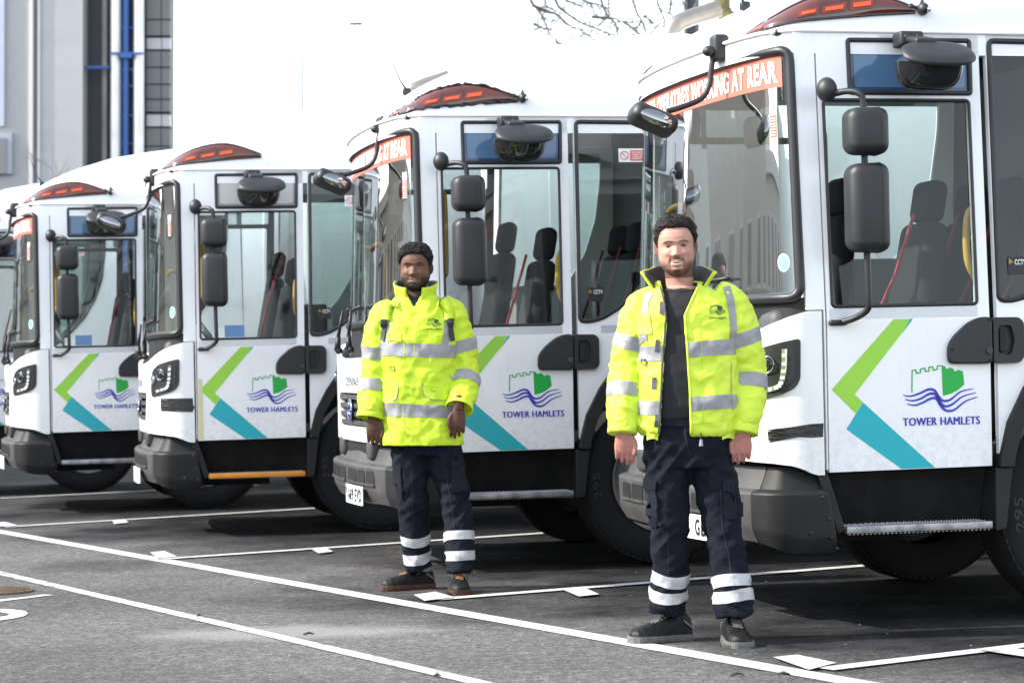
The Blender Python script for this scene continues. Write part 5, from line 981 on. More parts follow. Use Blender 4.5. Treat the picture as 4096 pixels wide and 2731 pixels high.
def strands(name, hd, line, n, m, parent, length, rad, curly, cap, seed, jit=0.5, lift=0.6):
    rq = random.Random(seed); bm = bmesh.new(); A = lin(0, 2 * PI, 61); TT = lin(0, 1, 26); V = []; F = []
    for a in A:
        t0 = line(a if a <= PI else 2 * PI - a) + .022 * noise.noise(Vector((math.sin(a) * 6, math.cos(a) * 6, seed)))
        for t in TT: q = t0 + (1 - t0) * t; V.append(bm.verts.new(hd.M @ hd.pt(a, q, cap * (.35 + .95 * sstep(.5, .95, q)) * sstep(0, 0.32, t) + 0.001)))
    for i in range(60):
        for j in range(25):
            try: bm.faces.new((V[i * 26 + j], V[i * 26 + j + 1], V[(i + 1) * 26 + j + 1], V[(i + 1) * 26 + j]))
            except ValueError: pass
    for v in bm.verts: v.co += (v.co - hd.M @ Vector((0, 0, hd.H * .6))).normalized() * (noise.noise(v.co * 60) * cap * 0.7)
    for k in range(n):
        a = rq.uniform(0, 2 * PI); t0 = line(a if a <= PI else 2 * PI - a); u = rq.random() ** 0.75; t = t0 + (0.985 - t0) * u; p = hd.M @ hd.pt(a, t, cap * 0.75 * (.35 + .95 * sstep(.5, .95, t)) * sstep(0, .1, u)); c = hd.M @ Vector((0, 0.01, hd.H * .62)); o = (p - c).normalized()
        if curly:
            r = rad * rq.uniform(.7, 1.25); q = p + o * rq.uniform(0, length) * (.4 + .6 * sstep(.5, .9, t)); nv = [bm.verts.new(q + Vector(u) * r) for u in ICO_V]; [bm.faces.new((nv[i], nv[j], nv[l])) for i, j, l in ICO_F]
        else:
            tn = (Vector((rq.uniform(-.9, .9), .35 + rq.uniform(-.7, .6), .35 + rq.uniform(-.5, .5)))) if t > .72 else Vector((rq.uniform(-.4, .4), .7, -.5 + rq.uniform(-.4, .4))); tn = (tn - o * tn.dot(o)).normalized(); L = length * rq.uniform(.6, 1.3) * (0.45 + 0.55 * sstep(.62, .85, t)); s2 = o.cross(tn) * rq.uniform(-.4, .4)
            tube(bm, [p, p + (o * .75 * lift + tn * .4 + s2 * .3) * L * .5, p + (o * .8 * lift + tn * .9 + s2) * L * .85, p + (o * .45 * lift + tn * 1.2 + s2 * 1.2) * L], [rad, rad * .9, rad * .65, rad * .2], 4, False)
    return bmobj(name, bm, m, parent, True)
def boot(parent, heel, d, L, wk, sole_m, lace_m, low, seed):
    """Work boot: upper lofted along the foot, separate tread sole, laces."""
    b = empty('boot'); b.parent = parent; d = Vector((d[0], d[1], 0)).normalized(); s = Vector((-d.y, d.x, 0)); h = Vector(heel)
    sec = [(0.0, .020, .075), (.03, .034, .10), (.12, .038, .125 - .035 * low), (.28, .040, .130 - .035 * low), (.42, .043, .105 - .01 * low), (.58, .047, .085), (.72, .050, .074), (.85, .047, .066), (.94, .036, .056), (.985, .020, .044), (1.0, .008, .036)]
    rings = []; n = 22
    for t, w_, hh in sec:
        c = h + d * (t * L); rings.append([c + s * (w_ * wk * math.copysign(abs(math.cos(a)) ** .75, math.cos(a)) * (1 - .25 * max(0, math.sin(a)) ** 2)) + Vector((0, 0, .022 + (hh - .022) * max(0, math.sin(a)) ** .8 - .004 * max(0, -math.sin(a)))) for a in lin(0, 2 * PI, n + 1)[:-1]])
    V, F = loft(rings); me = fuse([(V, F)], .004, 4); displace(me, lambda p: .0018 * noise.noise(p * 45 + Vector((seed, 0, 0)))); link('upper', me, LEATHER, b, True)
    bm = bmesh.new(); pr = []
    for t, w_, hh in sec: pr.append((t * L, (w_ + .006) * wk))
    outl = [(x - .004 if i == 0 else x + (.006 if i > 8 else 0), w_) for i, (x, w_) in enumerate(pr)] + [(x - .004 if i == 0 else x + (.006 if i > 8 else 0), -w_) for i, (x, w_) in reversed(list(enumerate(pr)))]
    nn = len(outl)
    for z0, z1, sc, gap in ((.009, .027, 1.0, False), (0.0, .011, .97, True)):
        a_ = [bm.verts.new(h + d * x + s * y * sc + Vector((0, 0, z0))) for x, y in outl]; c_ = [bm.verts.new(h + d * x + s * y * sc + Vector((0, 0, z1))) for x, y in outl]
        bm.faces.new(a_[::-1]); bm.faces.new(c_)
        for i in range(nn): bm.faces.new((a_[i], a_[(i + 1) % nn], c_[(i + 1) % nn], c_[i]))
    bmobj('sole', bm, sole_m, b)
    bm = bmesh.new()
    for i in range(26):
        t = .02 + .96 * i / 25; w_ = interp(t, [q[0] for q in sec], [q[1] for q in sec]) * wk + .0075
        for sg in (-1, 1): box(bm, h + d * (t * L) + s * sg * w_ + Vector((0, 0, .008)), (.006, .004, .013), rot=Matrix.Rotation(math.atan2(d.y, d.x), 3, 'Z'))
    bmobj('tread_cleats', bm, sole_m, b)['kind'] = 'stuff'
    bv = bvh_of(me); bm = bmesh.new()
    def up(x, y):
        q = bv.ray_cast(h + d * x + s * y + Vector((0, 0, .4)), Vector((0, 0, -1))); return (q[0] + Vector((0, 0, .003))) if q[0] else h + d * x + Vector((0, 0, .09))
    for i in range(6):
        x0 = (.34 + .055 * i) * L; wd = .020; sg = 1 if i % 2 else -1
        tube(bm, [up(x0, -wd), up(x0 + .004, 0), up(x0, wd)], .0028, 5); tube(bm, [up(x0, -wd * sg), up(x0 + .02, wd * sg)], .0026, 5)
    for sg in (-1, 1): q0 = up(.33 * L, 0); tube(bm, smoothpath([q0, q0 + s * sg * .025 + Vector((0, 0, .012)), q0 + s * sg * .042 + Vector((0, 0, -.005)), q0 + s * sg * .03 + d * .01 + Vector((0, 0, -.02))], 4), .0025, 5)
    bmobj('laces', bm, lace_m, b)['kind'] = 'stuff'
    bm = bmesh.new(); tube(bm, [h + d * .03 * L + s * .0405 * wk + Vector((0, 0, .05)), h + d * .2 * L + s * .044 * wk + Vector((0, 0, .085))], .003, 4); tube(bm, [h + d * .03 * L - s * .0405 * wk + Vector((0, 0, .05)), h + d * .2 * L - s * .044 * wk + Vector((0, 0, .085))], .003, 4); bmobj('boot_piping', bm, TOGGLE, b); return b
def small_logo(fn, x, z, w_, par, text_z):
    k = w_ / 0.36; cx = 0.515; cz = 1.03; T_ = lambda p: (x + (p[0] - cx) * k, z + (p[1] - cz) * k)
    cas = [(0.378, 1.034), (0.381, 1.126), (0.399, 1.129), (0.401, 1.114), (0.421, 1.118), (0.42, 1.132), (0.442, 1.136), (0.444, 1.121), (0.461, 1.123), (0.46, 1.139), (0.48, 1.141), (0.481, 1.126), (0.5, 1.13), (0.501, 1.144), (0.521, 1.146)]
    lg = plate('chest_emblem', [T_(p) for p in [(0.521, 1.147), (0.539, 1.142), (0.554, 1.130), (0.578, 1.131), (0.593, 1.119), (0.622, 1.119), (0.628, 1.06), (0.597, 1.037), (0.567, 1.022), (0.525, 1.012)]], fn, LOGOINK, par, off=.004, cz=[z])
    bm = bmesh.new()
    for a, b in zip(cas, cas[1:]): q = stroke([T_(a), T_(b)], .0022); bm.faces.new([bm.verts.new(fn(p[0], p[1], .004)) for p in q])
    bmobj('emblem_outline', bm, LOGOINK, lg)
    for wv in ([(0.335, 1.02), (0.369, 1.014), (0.412, 1.025), (0.456, 1.042), (0.485, 1.037), (0.506, 1.007), (0.527, 0.990), (0.562, 0.996), (0.61, 1.029), (0.672, 1.041)], [(0.344, 0.999), (0.378, 0.991), (0.42, 1.0), (0.459, 1.019), (0.489, 1.016), (0.510, 0.982), (0.535, 0.963), (0.57, 0.972), (0.618, 1.004), (0.683, 1.02)], [(0.353, 0.975), (0.39, 0.968), (0.429, 0.979), (0.467, 0.996), (0.493, 0.995), (0.512, 0.965), (0.539, 0.941), (0.578, 0.944), (0.631, 0.98), (0.691, 0.998)]):
        bm = bmesh.new(); q = stroke([T_(p) for p in wv], .0024); n = len(wv)
        vv = [bm.verts.new(fn(p[0], p[1], .0042)) for p in q]
        for i in range(n - 1): bm.faces.new((vv[i], vv[i + 1], vv[2 * n - 2 - i], vv[2 * n - 1 - i]))
        bmobj('emblem_wave', bm, LOGOINK, lg)
    text('emblem_text', 'TOWER HAMLETS', x - w_ * .5, x + w_ * .53, text_z, text_z + w_ * .105, fn, LOGOINK, lg, 0.03, .004)
def person(pos, spec):
    P = empty('person'); P.matrix_world = Matrix.Translation(pos) @ GT.to_4x4(); S_ = spec; hd = S_['head']
    # ----- body: head, neck, trunk, arms, hands, legs in one skin
    parts = hd.parts() + [limb(S_['neck'], [.066, .060, .058, .055], 24, 4)]
    parts.append(limb([(-.05, .02, 1.50), (-.045, .01, 1.2), (-.035, .0, .85)], [.07, .06, .07], 16, 4)); parts.append(limb([S_['armL'][1], (-.05, .02, 1.42), S_['armR'][1]], [.035, .04, .035], 12, 3)); parts.append(limb([S_['legL'][0], (-.035, 0, .84), S_['legR'][0]], [.04, .05, .04], 12, 3))
    for sl, wr, inn in ((S_['armL'], S_['wrL'], 1), (S_['armR'], S_['wrR'], -1)):
        parts.append(limb([Vector(p) for p in sl[:-1]] + [Vector(wr) + Vector((0, 0.0, .05)), Vector(wr)], [.03] * (len(sl) - 1) + [.032, .028, .027][1:], 12, 4)); parts += hand_parts(Vector(wr), inn, Vector((0.06 * inn, 0.02, -1)), S_['curl'])
    for lg in (S_['legL'], S_['legR']): parts.append(limb(lg, [.04, .036, .034, .03, .028, .026, .026], 12, 4))
    me = fuse(parts, .0030, 2); ca = me.color_attributes.new('tone', 'FLOAT_COLOR', 'POINT'); buf = np.zeros((len(me.vertices), 4), dtype=np.float32); tone = S_['tone']
    for i, v in enumerate(me.vertices): buf[i, :3] = tone(hd, hd.I @ v.co, v.co); buf[i, 3] = 1
    ca.data.foreach_set('color', buf.ravel()); link('body', me, S_['skin'], P, True)
    # ----- face details
    for sg in (-1, 1):
        k = hd.k; c = hd.surf(sg * .0315 * k, .498, .0006); bm = bmesh.new(); bmesh.ops.create_uvsphere(bm, u_segments=16, v_segments=10, radius=1); R3 = hd.M.to_3x3()
        for v in bm.verts: v.co = c + R3 @ Vector((v.co.x * .0125 * k, v.co.y * .002, v.co.z * S_['eyeh'] * k))
        ey = bmobj('eye', bm, EYEW, P, True); bm = bmesh.new(); bmesh.ops.create_uvsphere(bm, u_segments=12, v_segments=8, radius=1)
        for v in bm.verts: v.co = c + R3 @ Vector((v.co.x * S_.get('irisw', .0058) * k, -.0014 + v.co.y * .0015, v.co.z * S_['eyeh'] * 1.02 * k))
        bmobj('iris', bm, IRIS, ey, True)
        bm = bmesh.new(); tube(bm, [hd.surf(sg * x * k, .498 + (S_['eyeh'] / .235) + dz, .0014) for x, dz in ((.018, -.010), (.024, .0), (.031, .005), (.039, .0), (.045, -.013))], [.0010, .0019, .0023, .0021, .0010], 5); bmobj('eyelid_line', bm, S_['brow'], ey, True)
        bm = bmesh.new(); tube(bm, [hd.surf(sg * x * k, .576 + dz, .0004) for x, dz in ((.012, -.004), (.022, .006), (.034, .012), (.045, .004), (.053, -.018))], [.0018, .0030, .0031, .0024, .001], 6); bmobj('eyebrow', bm, S_['brow'], P, True)
    bm = bmesh.new(); k = hd.k; nx = 13; rows = []
    for z in (0.0, 0.5, 1.0):
        rows.append([bm.verts.new(hd.surf(x * k, .1945 + hd.smile * .022 * (x / .028) ** 2 + (z - .5) * S_['teethh'] * (1 - (x / S_['teethw']) ** 4) + .004, .0012)) for x in lin(-S_['teethw'], S_['teethw'], nx)])
    for a, b in zip(rows, rows[1:]):
        for i in range(nx - 1): bm.faces.new((a[i], a[i + 1], b[i + 1], b[i]))
    bmobj('teeth', bm, TOOTH, P, True)
    strands('hair', hd, S_['hairline'], *S_['hair'](P))
    # ----- trousers
    parts = [loft([ringp((c[1], c[2], c[0]), c[3], c[4], 48, 2.2) for c in S_['pelvis']])] + [limb(S_['legL'], S_['legr'], 28, 6), limb(S_['legR'], S_['legr'], 28, 6)]
    tm = fuse(parts, .0065, 5); lowz = S_['bunch']
    displace(tm, cloth_fn(.0095, S_['seed'], 1.0, lambda p: (.012 * (rid(Vector((p.x * 3, p.y * 5, p.z * 24 + p.x * 9 + S_['seed']))) - .5) * (1 - sstep(.16, lowz, p.z)) + .013 * (rid(Vector((p.x * 7 + S_['seed'], p.y * 5, p.z * 14 - p.x * 14))) - .5) * math.exp(-((p.z - .45) / .09) ** 2) + .011 * (rid(Vector((p.x * 7, p.y * 3, p.z * 13 + abs(p.x) * 18))) - .5) * math.exp(-((p.z - .76) / .09) ** 2))))
    tr = link('trousers', tm, NAVY, P, True); tb_ = bvh_of(tm); tf = front_fn(tb_)
    for lg, zs in ((S_['legL'], S_['bandL']), (S_['legR'], S_['bandR'])):
        for z, h_ in zs: ax = along(lg, at_z(lg, z)); wrap('leg_band', tb_, ax, h_, lambda a: .125, BANDW, tr, 48, 5, .004, lambda a, q=z: .004 * math.sin(a * 2 + q * 60))
    S_['trouser_extra'](tr, tf, tb_)
    for bt in S_['boots']: boot(P, *bt)
    # ----- jacket
    parts = [loft([ringp((c[1], c[2], c[0]), c[3], c[4], 64, 2.5) for c in S_['torso']]), limb(S_['armL'], S_['armr'], 28, 6), limb(S_['armR'], S_['armr'], 28, 6)]
    jm = fuse(parts, .0062, 6)
    elb = S_['elbow']; displace(jm, cloth_fn(.0098, S_['seed'] + 3, .9, lambda p: .008 * (rid(Vector((p.x * 6, p.y * 5, p.z * 15 + p.y * 9 + S_['seed']))) - .5) * sstep(.15, .24, abs(p.x + .045)) * math.exp(-((p.z - elb) / .16) ** 2) + .004 * (rid(Vector((p.x * 4, p.y * 4, p.z * 20 - abs(p.x) * 10))) - .5)))
    jb = bvh_of(jm); S_['jacket'](P, jm, jb); return P
# ---- shared collar builder: outer shell and lining, open at the front between angles -g and g
def collar(parent, c, base, top, z0, z1, gapL, gapR, mat_o, flare, drop):
    for nm, off, m in (('collar', .008, mat_o), ('collar_lining', -.004, LINING)):
        V = []; n = 44; k = 9
        for i in range(n + 1):
            u = i / n; a = -PI + gapL + (2 * PI - gapL - gapR) * u        # 0 is the back
            e = min(u, 1 - u); fl = flare * (1 - sstep(0, .22, e)); dz = drop * (1 - sstep(0, .30, e))
            for j in range(k):
                v = j / (k - 1); rx = base[0] + (top[0] - base[0]) * v + off; ry_ = base[1] + (top[1] - base[1]) * v + off; wv = .003 * math.sin(u * 37 + v * 3) * v
                V.append((c[0] + math.sin(a) * (rx + fl * v ** 1.3 + wv), c[1] + math.cos(a) * (ry_ + fl * .55 * v ** 1.3 + wv), z0 - dz * (1 - v * .35) + (z1 - z0) * v))
        F = [(i * k + j, i * k + j + 1, (i + 1) * k + j + 1, (i + 1) * k + j) for i in range(n) for j in range(k - 1)]
        o = mesh(nm, V, F, m, parent, True); sd_ = o.modifiers.new('s', 'SOLIDIFY'); sd_.thickness = .005; sd_.offset = 0
def strip(name, fn, pts, wd, m, par, off=.004, k=5):
    sp = smoothpath([(a, b, 0) for a, b in pts], k); q = stroke([(p.x, p.y) for p in sp], wd); n = len(sp); bm = bmesh.new(); vv = [bm.verts.new(fn(p[0], p[1], off)) for p in q]
    for i in range(n - 1): bm.faces.new((vv[i], vv[i + 1], vv[2 * n - 2 - i], vv[2 * n - 1 - i]))
    return bmobj(name, bm, m, par, True)
def grid_cuts(poly, st): xs = [p[0] for p in poly]; zs = [p[1] for p in poly]; return dict(cx=lin(min(xs), max(xs), max(3, int((max(xs) - min(xs)) / st)))[1:-1], cz=lin(min(zs), max(zs), max(3, int((max(zs) - min(zs)) / st)))[1:-1])
def pocket(name, fn, poly, m, par, off=.006, thick=.005): return plate(name, poly, fn, m, par, thick=thick, off=off, smooth=40, **grid_cuts(poly, .022))
# ---------------------------------------------------------------- man in the open jacket (right)
hA = Head(Vector((-.078, .0, 1.550)), .240, math.radians(-4), math.radians(-3.5), 1.03, 1.10, 1.0, .8, 1.5)
def toneA(hd, q, p):
    sk = Vector((.44, .235, .175)); t = q.z / hd.H
    if -.05 < t < 1.05 and abs(q.x) < .1 and q.y < .11:
        ax = abs(q.x); nz = .5 + .5 * noise.noise(q * 160); fr = q.y < -.02
        ck = math.exp(-((ax - .04) / .02) ** 2 - ((t - .36) / .08) ** 2) + math.exp(-(q.x / .014) ** 2 - ((t - .35) / .05) ** 2); sk = sk.lerp(Vector((.46, .165, .135)), .45 * ck * fr)
        be = 0.0
        if t < .30: be = max(be, .80 * (1 - sstep(.16, .30, t + .03 * nz)) * sstep(.022, .05, ax + .02 * (1 - sstep(.06, .14, t))))
        be = max(be, .95 * math.exp(-(q.x / .026) ** 4) * (1 - sstep(.075, .115, t)) * fr, .55 * math.exp(-(q.x / .007) ** 2) * (1 - sstep(.12, .15, t)) * fr)
        be = max(be, .75 * math.exp(-((ax - .031) / .006) ** 2) * (1 - sstep(.20, .25, t)) * sstep(.02, .08, t) * fr, .95 * math.exp(-((t - .285 + .8 * ax) / .026) ** 2) * (1 - sstep(.028, .036, ax)) * fr)
        if q.y > -.045 and ax > .05 and .2 < t < .58: be = max(be, .7 * sstep(-.05, -.02, q.y) * (1 - sstep(.015, .03, q.y)))
        be *= (.72 + .5 * nz); mt = .197 + hd.smile * .022 * (ax / hd.k / .028) ** 2
        lp = math.exp(-(ax / .024) ** 4 - ((t - mt + .025) / .022) ** 2) * fr
        sk = sk.lerp(Vector((.46, .15, .13)), .65 * lp); op = math.exp(-(ax / .029) ** 6 - ((t - mt) / .012) ** 2) * fr; sk = sk.lerp(Vector((.05, .015, .012)), .9 * op)
        sk = sk.lerp(Vector((.045, .028, .02)), min(.93, be) * (1 - .8 * lp))
    elif p.z < 1.0: sk = Vector((.42, .20, .16)).lerp(Vector((.38, .15, .125)), .5 + .5 * noise.noise(p * 60))
    return sk
def jacketA(P, jm, jb0):
    oL = lambda z: interp(z, [.86, .888, 1.164, 1.366, 1.45, 1.50, 1.56], [-.165, -.162, -.147, -.131, -.140, -.150, -.17]); oR = lambda z: interp(z, [.86, .888, 1.07, 1.30, 1.376, 1.44, 1.50, 1.56], [-.036, -.037, -.041, -.056, -.061, -.030, .0, .02])
    bm = bmesh.new(); bm.from_mesh(jm); dele = []
    for f in bm.faces:
        c = f.calc_center_median()
        if (c.y < -.02 and oL(c.z) < c.x < oR(c.z)) or c.z > 1.525 or (c.z < .872): dele.append(f)
    bmesh.ops.delete(bm, geom=dele, context='FACES')
    for e in bm.edges:
        if e.is_boundary:
            for v in e.verts:
                if v.co.y < -.02 and .88 < v.co.z < 1.52: l, r = oL(v.co.z), oR(v.co.z); v.co.x = l if abs(v.co.x - l) < abs(v.co.x - r) else r
    me = bpy.data.meshes.new('jacket'); bm.to_mesh(me); bm.free(); jk = link('jacket', me, HIVIS, P, True); sd_ = jk.modifiers.new('s', 'SOLIDIFY'); sd_.thickness = .006; sd_.offset = -1
    jb = bvh_of(me); ff = front_fn(jb); inop = lambda x, z: oL(z) < x < oR(z)
    for z, h_ in ((1.232, .062), (1.005, .058)):
        wrap('torso_band', jb, horiz(-.04, 0.0, z), h_, lambda a: .245 if abs(math.sin(a)) > .5 else .19, BAND, jk, 110, 6, .0032, lambda a: .012 * math.sin(a) + .004 * math.sin(2 * a))
    for sl, zs in ((SA['armL'], (1.262, 1.055)), (SA['armR'], (1.285, 1.088))):
        for z in zs: wrap('sleeve_band', jb, along(sl, at_z(sl, z)), .058, lambda a: .125, BAND, jk, 60, 6, .0032)
    strip('shoulder_band', ff, [(.150, 1.265), (.150, 1.36), (.140, 1.44), (.125, 1.50)], .030, BAND, jk, .0035, 8); strip('shoulder_band', ff, [(-.226, 1.27), (-.226, 1.36), (-.215, 1.43), (-.195, 1.475)], .026, BAND, jk, .0035, 8)
    # zip edge and turned-back front
    bm = bmesh.new(); tube(bm, [ff(oL(z) - .004, z, .004) for z in lin(.885, 1.5, 60)], .0042, 6); bmobj('zip', bm, LINING, jk, True)
    bm = bmesh.new(); tube(bm, [ff(oR(z) + .004, z, .002) for z in lin(.885, 1.5, 60)], .005, 6); bmobj('front_facing', bm, HIVIS, jk, True)
    for x, z in ((-.152, 1.408), (-.171, 1.25), (-.185, 1.094), (-.174, .938)): plate('hook_tab', [(x - .010, z - .026), (x + .008, z - .026), (x + .012, z + .026), (x - .006, z + .026)], ff, LINING, jk, off=.0045, **grid_cuts([(x - .01, z - .026), (x + .012, z + .026)], .015))
    pocket('pocket_flap', ff, roundpoly([(-.255, 1.30), (-.19, 1.30), (-.198, 1.345), (-.20, 1.39), (-.255, 1.39)], .012, 3), HIVIS, jk)
    for x in (.01,): strip('seam_stitch', ff, [(x, 1.46), (x, 1.3), (x + .004, 1.1), (x + .008, .92)], .0022, STITCH, jk, .0045, 8)
    strip('hem_seam', ff, [(-.03, .925), (.05, .93), (.13, .945)], .0025, STITCH, jk, .004); strip('pocket_seam', ff, [(.140, 1.18), (.138, 1.05), (.146, .98)], .003, TOGGLE, jk, .004)
    small_logo(ff, .080, 1.398, .072, jk, 1.363)
    bm = bmesh.new(); q = ff(-.222, 1.185, .006); tube(bm, [q + Vector((-.012, 0, .008)), q + Vector((.012, 0, .008)), q + Vector((.010, -.003, -.008)), q + Vector((0, -.004, -.018)), q + Vector((-.010, -.003, -.008)), q + Vector((-.012, 0, .008))], .0024, 5, False); bmobj('d_ring', bm, BLACKPL, jk, True)
    for sl in (SA['armL'], SA['armR']):
        a, b = Vector(sl[-1]), Vector(sl[-2]); d = (a - b).normalized(); V, F = limb([a - d * .02, a + d * .012, a + d * .036], [.062, .064, .063], 28, 4); cm = fuse([(V, F)], .005, 2); displace(cm, lambda p: .003 * noise.noise(p * 40)); link('cuff', cm, HIVIS, jk, True)
    # hem flaps that hang below on both sides, and the toggle
    for xa, xb, z0 in ((-.215, -.168, .855), (.10, .155, .858)):
        V = []; n = 8
        for i in range(n + 1):
            x = xa + (xb - xa) * i / n
            for j in range(5): z = .90 - (.90 - z0) * j / 4; p = ff(x, .90, .0); V.append((x, p.y + .012 + .004 * math.sin(i), z + .008 * math.sin(PI * i / n)))
        mesh('hem_flap', V, [(i * 5 + j, i * 5 + j + 1, (i + 1) * 5 + j + 1, (i + 1) * 5 + j) for i in range(n) for j in range(4)], HIVIS, jk, True)
    q = ff(.008, .89, .004); tubeobj('toggle_cord', [q, q + Vector((0, -.004, -.03))], .0028, BLACKPL, jk, 5); tubeobj('toggle', [q + Vector((0, -.004, -.028)), q + Vector((0, -.004, -.055))], [.006, .009], TOGGLE, jk, 8)
    collar(jk, (-.07, .028), (.092, .078), (.114, .095), 1.490, 1.592, 0.98, 0.78, HIVIS, .068, .05)
    # tee shirt
    tm = fuse([loft([ringp((c[1], c[2], c[0]), c[3], c[4], 48, 2.3) for c in [(.945, -.06, -.01, .16, .118), (1.0, -.06, -.012, .165, .125), (1.1, -.06, -.012, .165, .127), (1.25, -.06, -.008, .165, .122), (1.38, -.062, 0, .165, .112), (1.44, -.064, .01, .14, .10), (1.475, -.068, .018, .095, .085), (1.492, -.072, .022, .080, .076)]])], .0065, 4); displace(tm, cloth_fn(.0035, 9)); te = link('t_shirt', tm, TEE, P, True)
    bm = bmesh.new(); tube(bm, [Vector((-.072 + .078 * math.sin(a), .018 - .076 * math.cos(a), 1.49 - .012 * math.cos(a))) for a in lin(0, 2 * PI, 41)], .009, 8, False); bmobj('neckband', bm, TEE, te, True)
def trousersA(tr, tf, tb_):
    pocket('cargo_pocket', tf, [(.115, .525), (.188, .53), (.186, .655), (.108, .65)], NAVY_P, tr, .010, .010); pocket('pocket_flap', tf, roundpoly([(.104, .645), (.150, .632), (.188, .648), (.188, .69), (.102, .682)], .008, 2), NAVY_P, tr, .014, .008)
    pocket('cargo_pocket', tf, [(-.205, .50), (-.165, .49), (-.172, .66), (-.212, .67)], NAVY_P, tr, .010, .010); pocket('pocket_flap', tf, [(-.214, .655), (-.168, .645), (-.170, .685), (-.214, .70)], NAVY_P, tr, .014, .008)
    strip('fly_seam', tf, [(-.055, .945), (-.055, .88), (-.045, .82), (-.03, .79)], .004, NAVY_S, tr, .003); strip('front_seam', tf, [(-.128, .48), (-.122, .4), (-.118, .30)], .003, NAVY_S, tr, .003); strip('front_seam', tf, [(.095, .65), (.10, .5), (.125, .38), (.135, .3)], .003, NAVY_S, tr, .003); strip('pocket_edge', tf, [(.10, .93), (.14, .88), (.155, .84)], .004, NAVY_S, tr, .003)
    strip('waistband', tf, [(-.16, .935), (-.06, .93), (.0, .93)], .030, NAVY_P, tr, .006)
SA = dict(head=hA, neck=[(-.06, .045, 1.44), (-.066, .04, 1.52), (-.075, .028, 1.59), (-.078, .02, 1.64)],
          torso=[(.872, -.035, 0, .190, .130), (.895, -.036, 0, .212, .147), (.93, -.037, 0, .215, .152), (1.0, -.038, 0, .214, .152), (1.15, -.04, 0, .207, .147), (1.3, -.045, .005, .212, .146), (1.39, -.046, .012, .208, .132), (1.445, -.048, .02, .185, .115), (1.49, -.055, .027, .135, .095), (1.53, -.065, .03, .095, .08)],
          armL=[(-.16, .025, 1.44), (-.222, .022, 1.395), (-.262, .025, 1.28), (-.283, .03, 1.16), (-.298, .0, 1.04), (-.309, -.03, .955), (-.312, -.04, .915)], armR=[(.07, .025, 1.47), (.138, .022, 1.42), (.19, .025, 1.30), (.220, .03, 1.17), (.220, .0, 1.05), (.207, -.03, .955), (.200, -.04, .915)], armr=[.075, .086, .082, .079, .074, .066, .056], wrL=(-.312, -.045, .895), wrR=(.196, -.045, .895), curl=1.35, elbow=1.15,
          legL=[(-.125, 0, .80), (-.120, 0, .68), (-.121, 0, .55), (-.114, .02, .42), (-.107, .05, .30), (-.110, .075, .2), (-.113, .085, .118)], legR=[(.052, 0, .80), (.078, 0, .68), (.103, -.01, .55), (.120, -.03, .42), (.136, -.05, .30), (.149, -.07, .2), (.154, -.078, .118)], legr=[.098, .094, .087, .080, .076, .078, .076],
          pelvis=[(.955, -.045, 0, .170, .118), (.90, -.04, 0, .182, .124), (.82, -.035, .002, .190, .128), (.74, -.028, .004, .186, .118)], bandL=((.268, .052), (.196, .048)), bandR=((.262, .050), (.200, .050)), bunch=.34, irisw=.0088, seed=1.0, tone=toneA, skin=skinmat('fair_skin', .12), brow=mat('brown_brow', (0.07, 0.04, 0.03), 0.8), eyeh=.0030, teethw=.0265, teethh=.040,
          hairline=lambda a: interp(a, [0, .5, .8, 1.05, 1.35, 1.6, 1.9, 2.4, PI], [.815, .82, .79, .66, .50, .52, .42, .28, .24]), hair=lambda P: (2000, HAIR_A, P, .022, .0022, False, .0065, 5, .5, .62), jacket=jacketA, trouser_extra=trousersA,
          boots=[((-.018, .135, 0.0), (-.88, -.48), .295, 1.12, SOLEG, LACE, 0, 1), ((.150, .035, .003), (.06, -1), .295, 1.12, SOLEG, LACE, 0, 2)])
PA = person(Vector((.779, 10.28, 0)), SA); tag(PA, 'man in open yellow hi-vis jacket over black t-shirt, standing before the nearest truck', 'person', 'men in hi-vis jackets')
# ---------------------------------------------------------------- man in the closed long jacket (left)
hB = Head(Vector((-.071, .0, 1.592)), .240, math.radians(-5), 0.0, 1.03, 1.12, 1.12, 1.25, 1.15)
def toneB(hd, q, p):
    sk = Vector((.135, .064, .043)); t = q.z / hd.H
    if -.05 < t < 1.05 and abs(q.x) < .1 and q.y < .11:
        ax = abs(q.x); nz = .5 + .5 * noise.noise(q * 150); fr = q.y < -.02; mt = .197 + hd.smile * .022 * (ax / hd.k / .028) ** 2
        sk = sk.lerp(Vector((.17, .08, .055)), .5 * math.exp(-(q.x / .014) ** 2 - ((t - .38) / .08) ** 2) * fr)
        be = (1 - sstep(.10, .20, t)) * sstep(-.2, 0, t); be = max(be, (1 - sstep(.22, .34, t + .05 * (nz - .5))) * sstep(.030, .044, ax)); be = max(be, .95 * math.exp(-((t - .272 + .7 * ax) / .024) ** 2) * (1 - sstep(.032, .04, ax)) * fr)
        if q.y > -.05 and ax > .05 and .2 < t < .62: be = max(be, .85 * sstep(-.05, -.03, q.y) * (1 - sstep(.01, .02, q.y)))
        lp = max(math.exp(-(ax / .025) ** 4 - ((t - mt + .033) / .022) ** 2), math.exp(-(ax / .026) ** 4 - ((t - mt - .026) / .015) ** 2)) * fr
        sk = sk.lerp(Vector((.012, .010, .009)), min(.94, be * (.7 + .4 * nz)) * (1 - lp)); sk = sk.lerp(Vector((.15, .065, .058)), .8 * lp); op = math.exp(-(ax / .027) ** 6 - ((t - mt) / .010) ** 2) * fr; sk = sk.lerp(Vector((.02, .008, .008)), .9 * op)
    elif p.z < 1.05: sk = Vector((.07, .031, .021)).lerp(Vector((.10, .05, .035)), .5 + .5 * noise.noise(p * 50))
    return sk
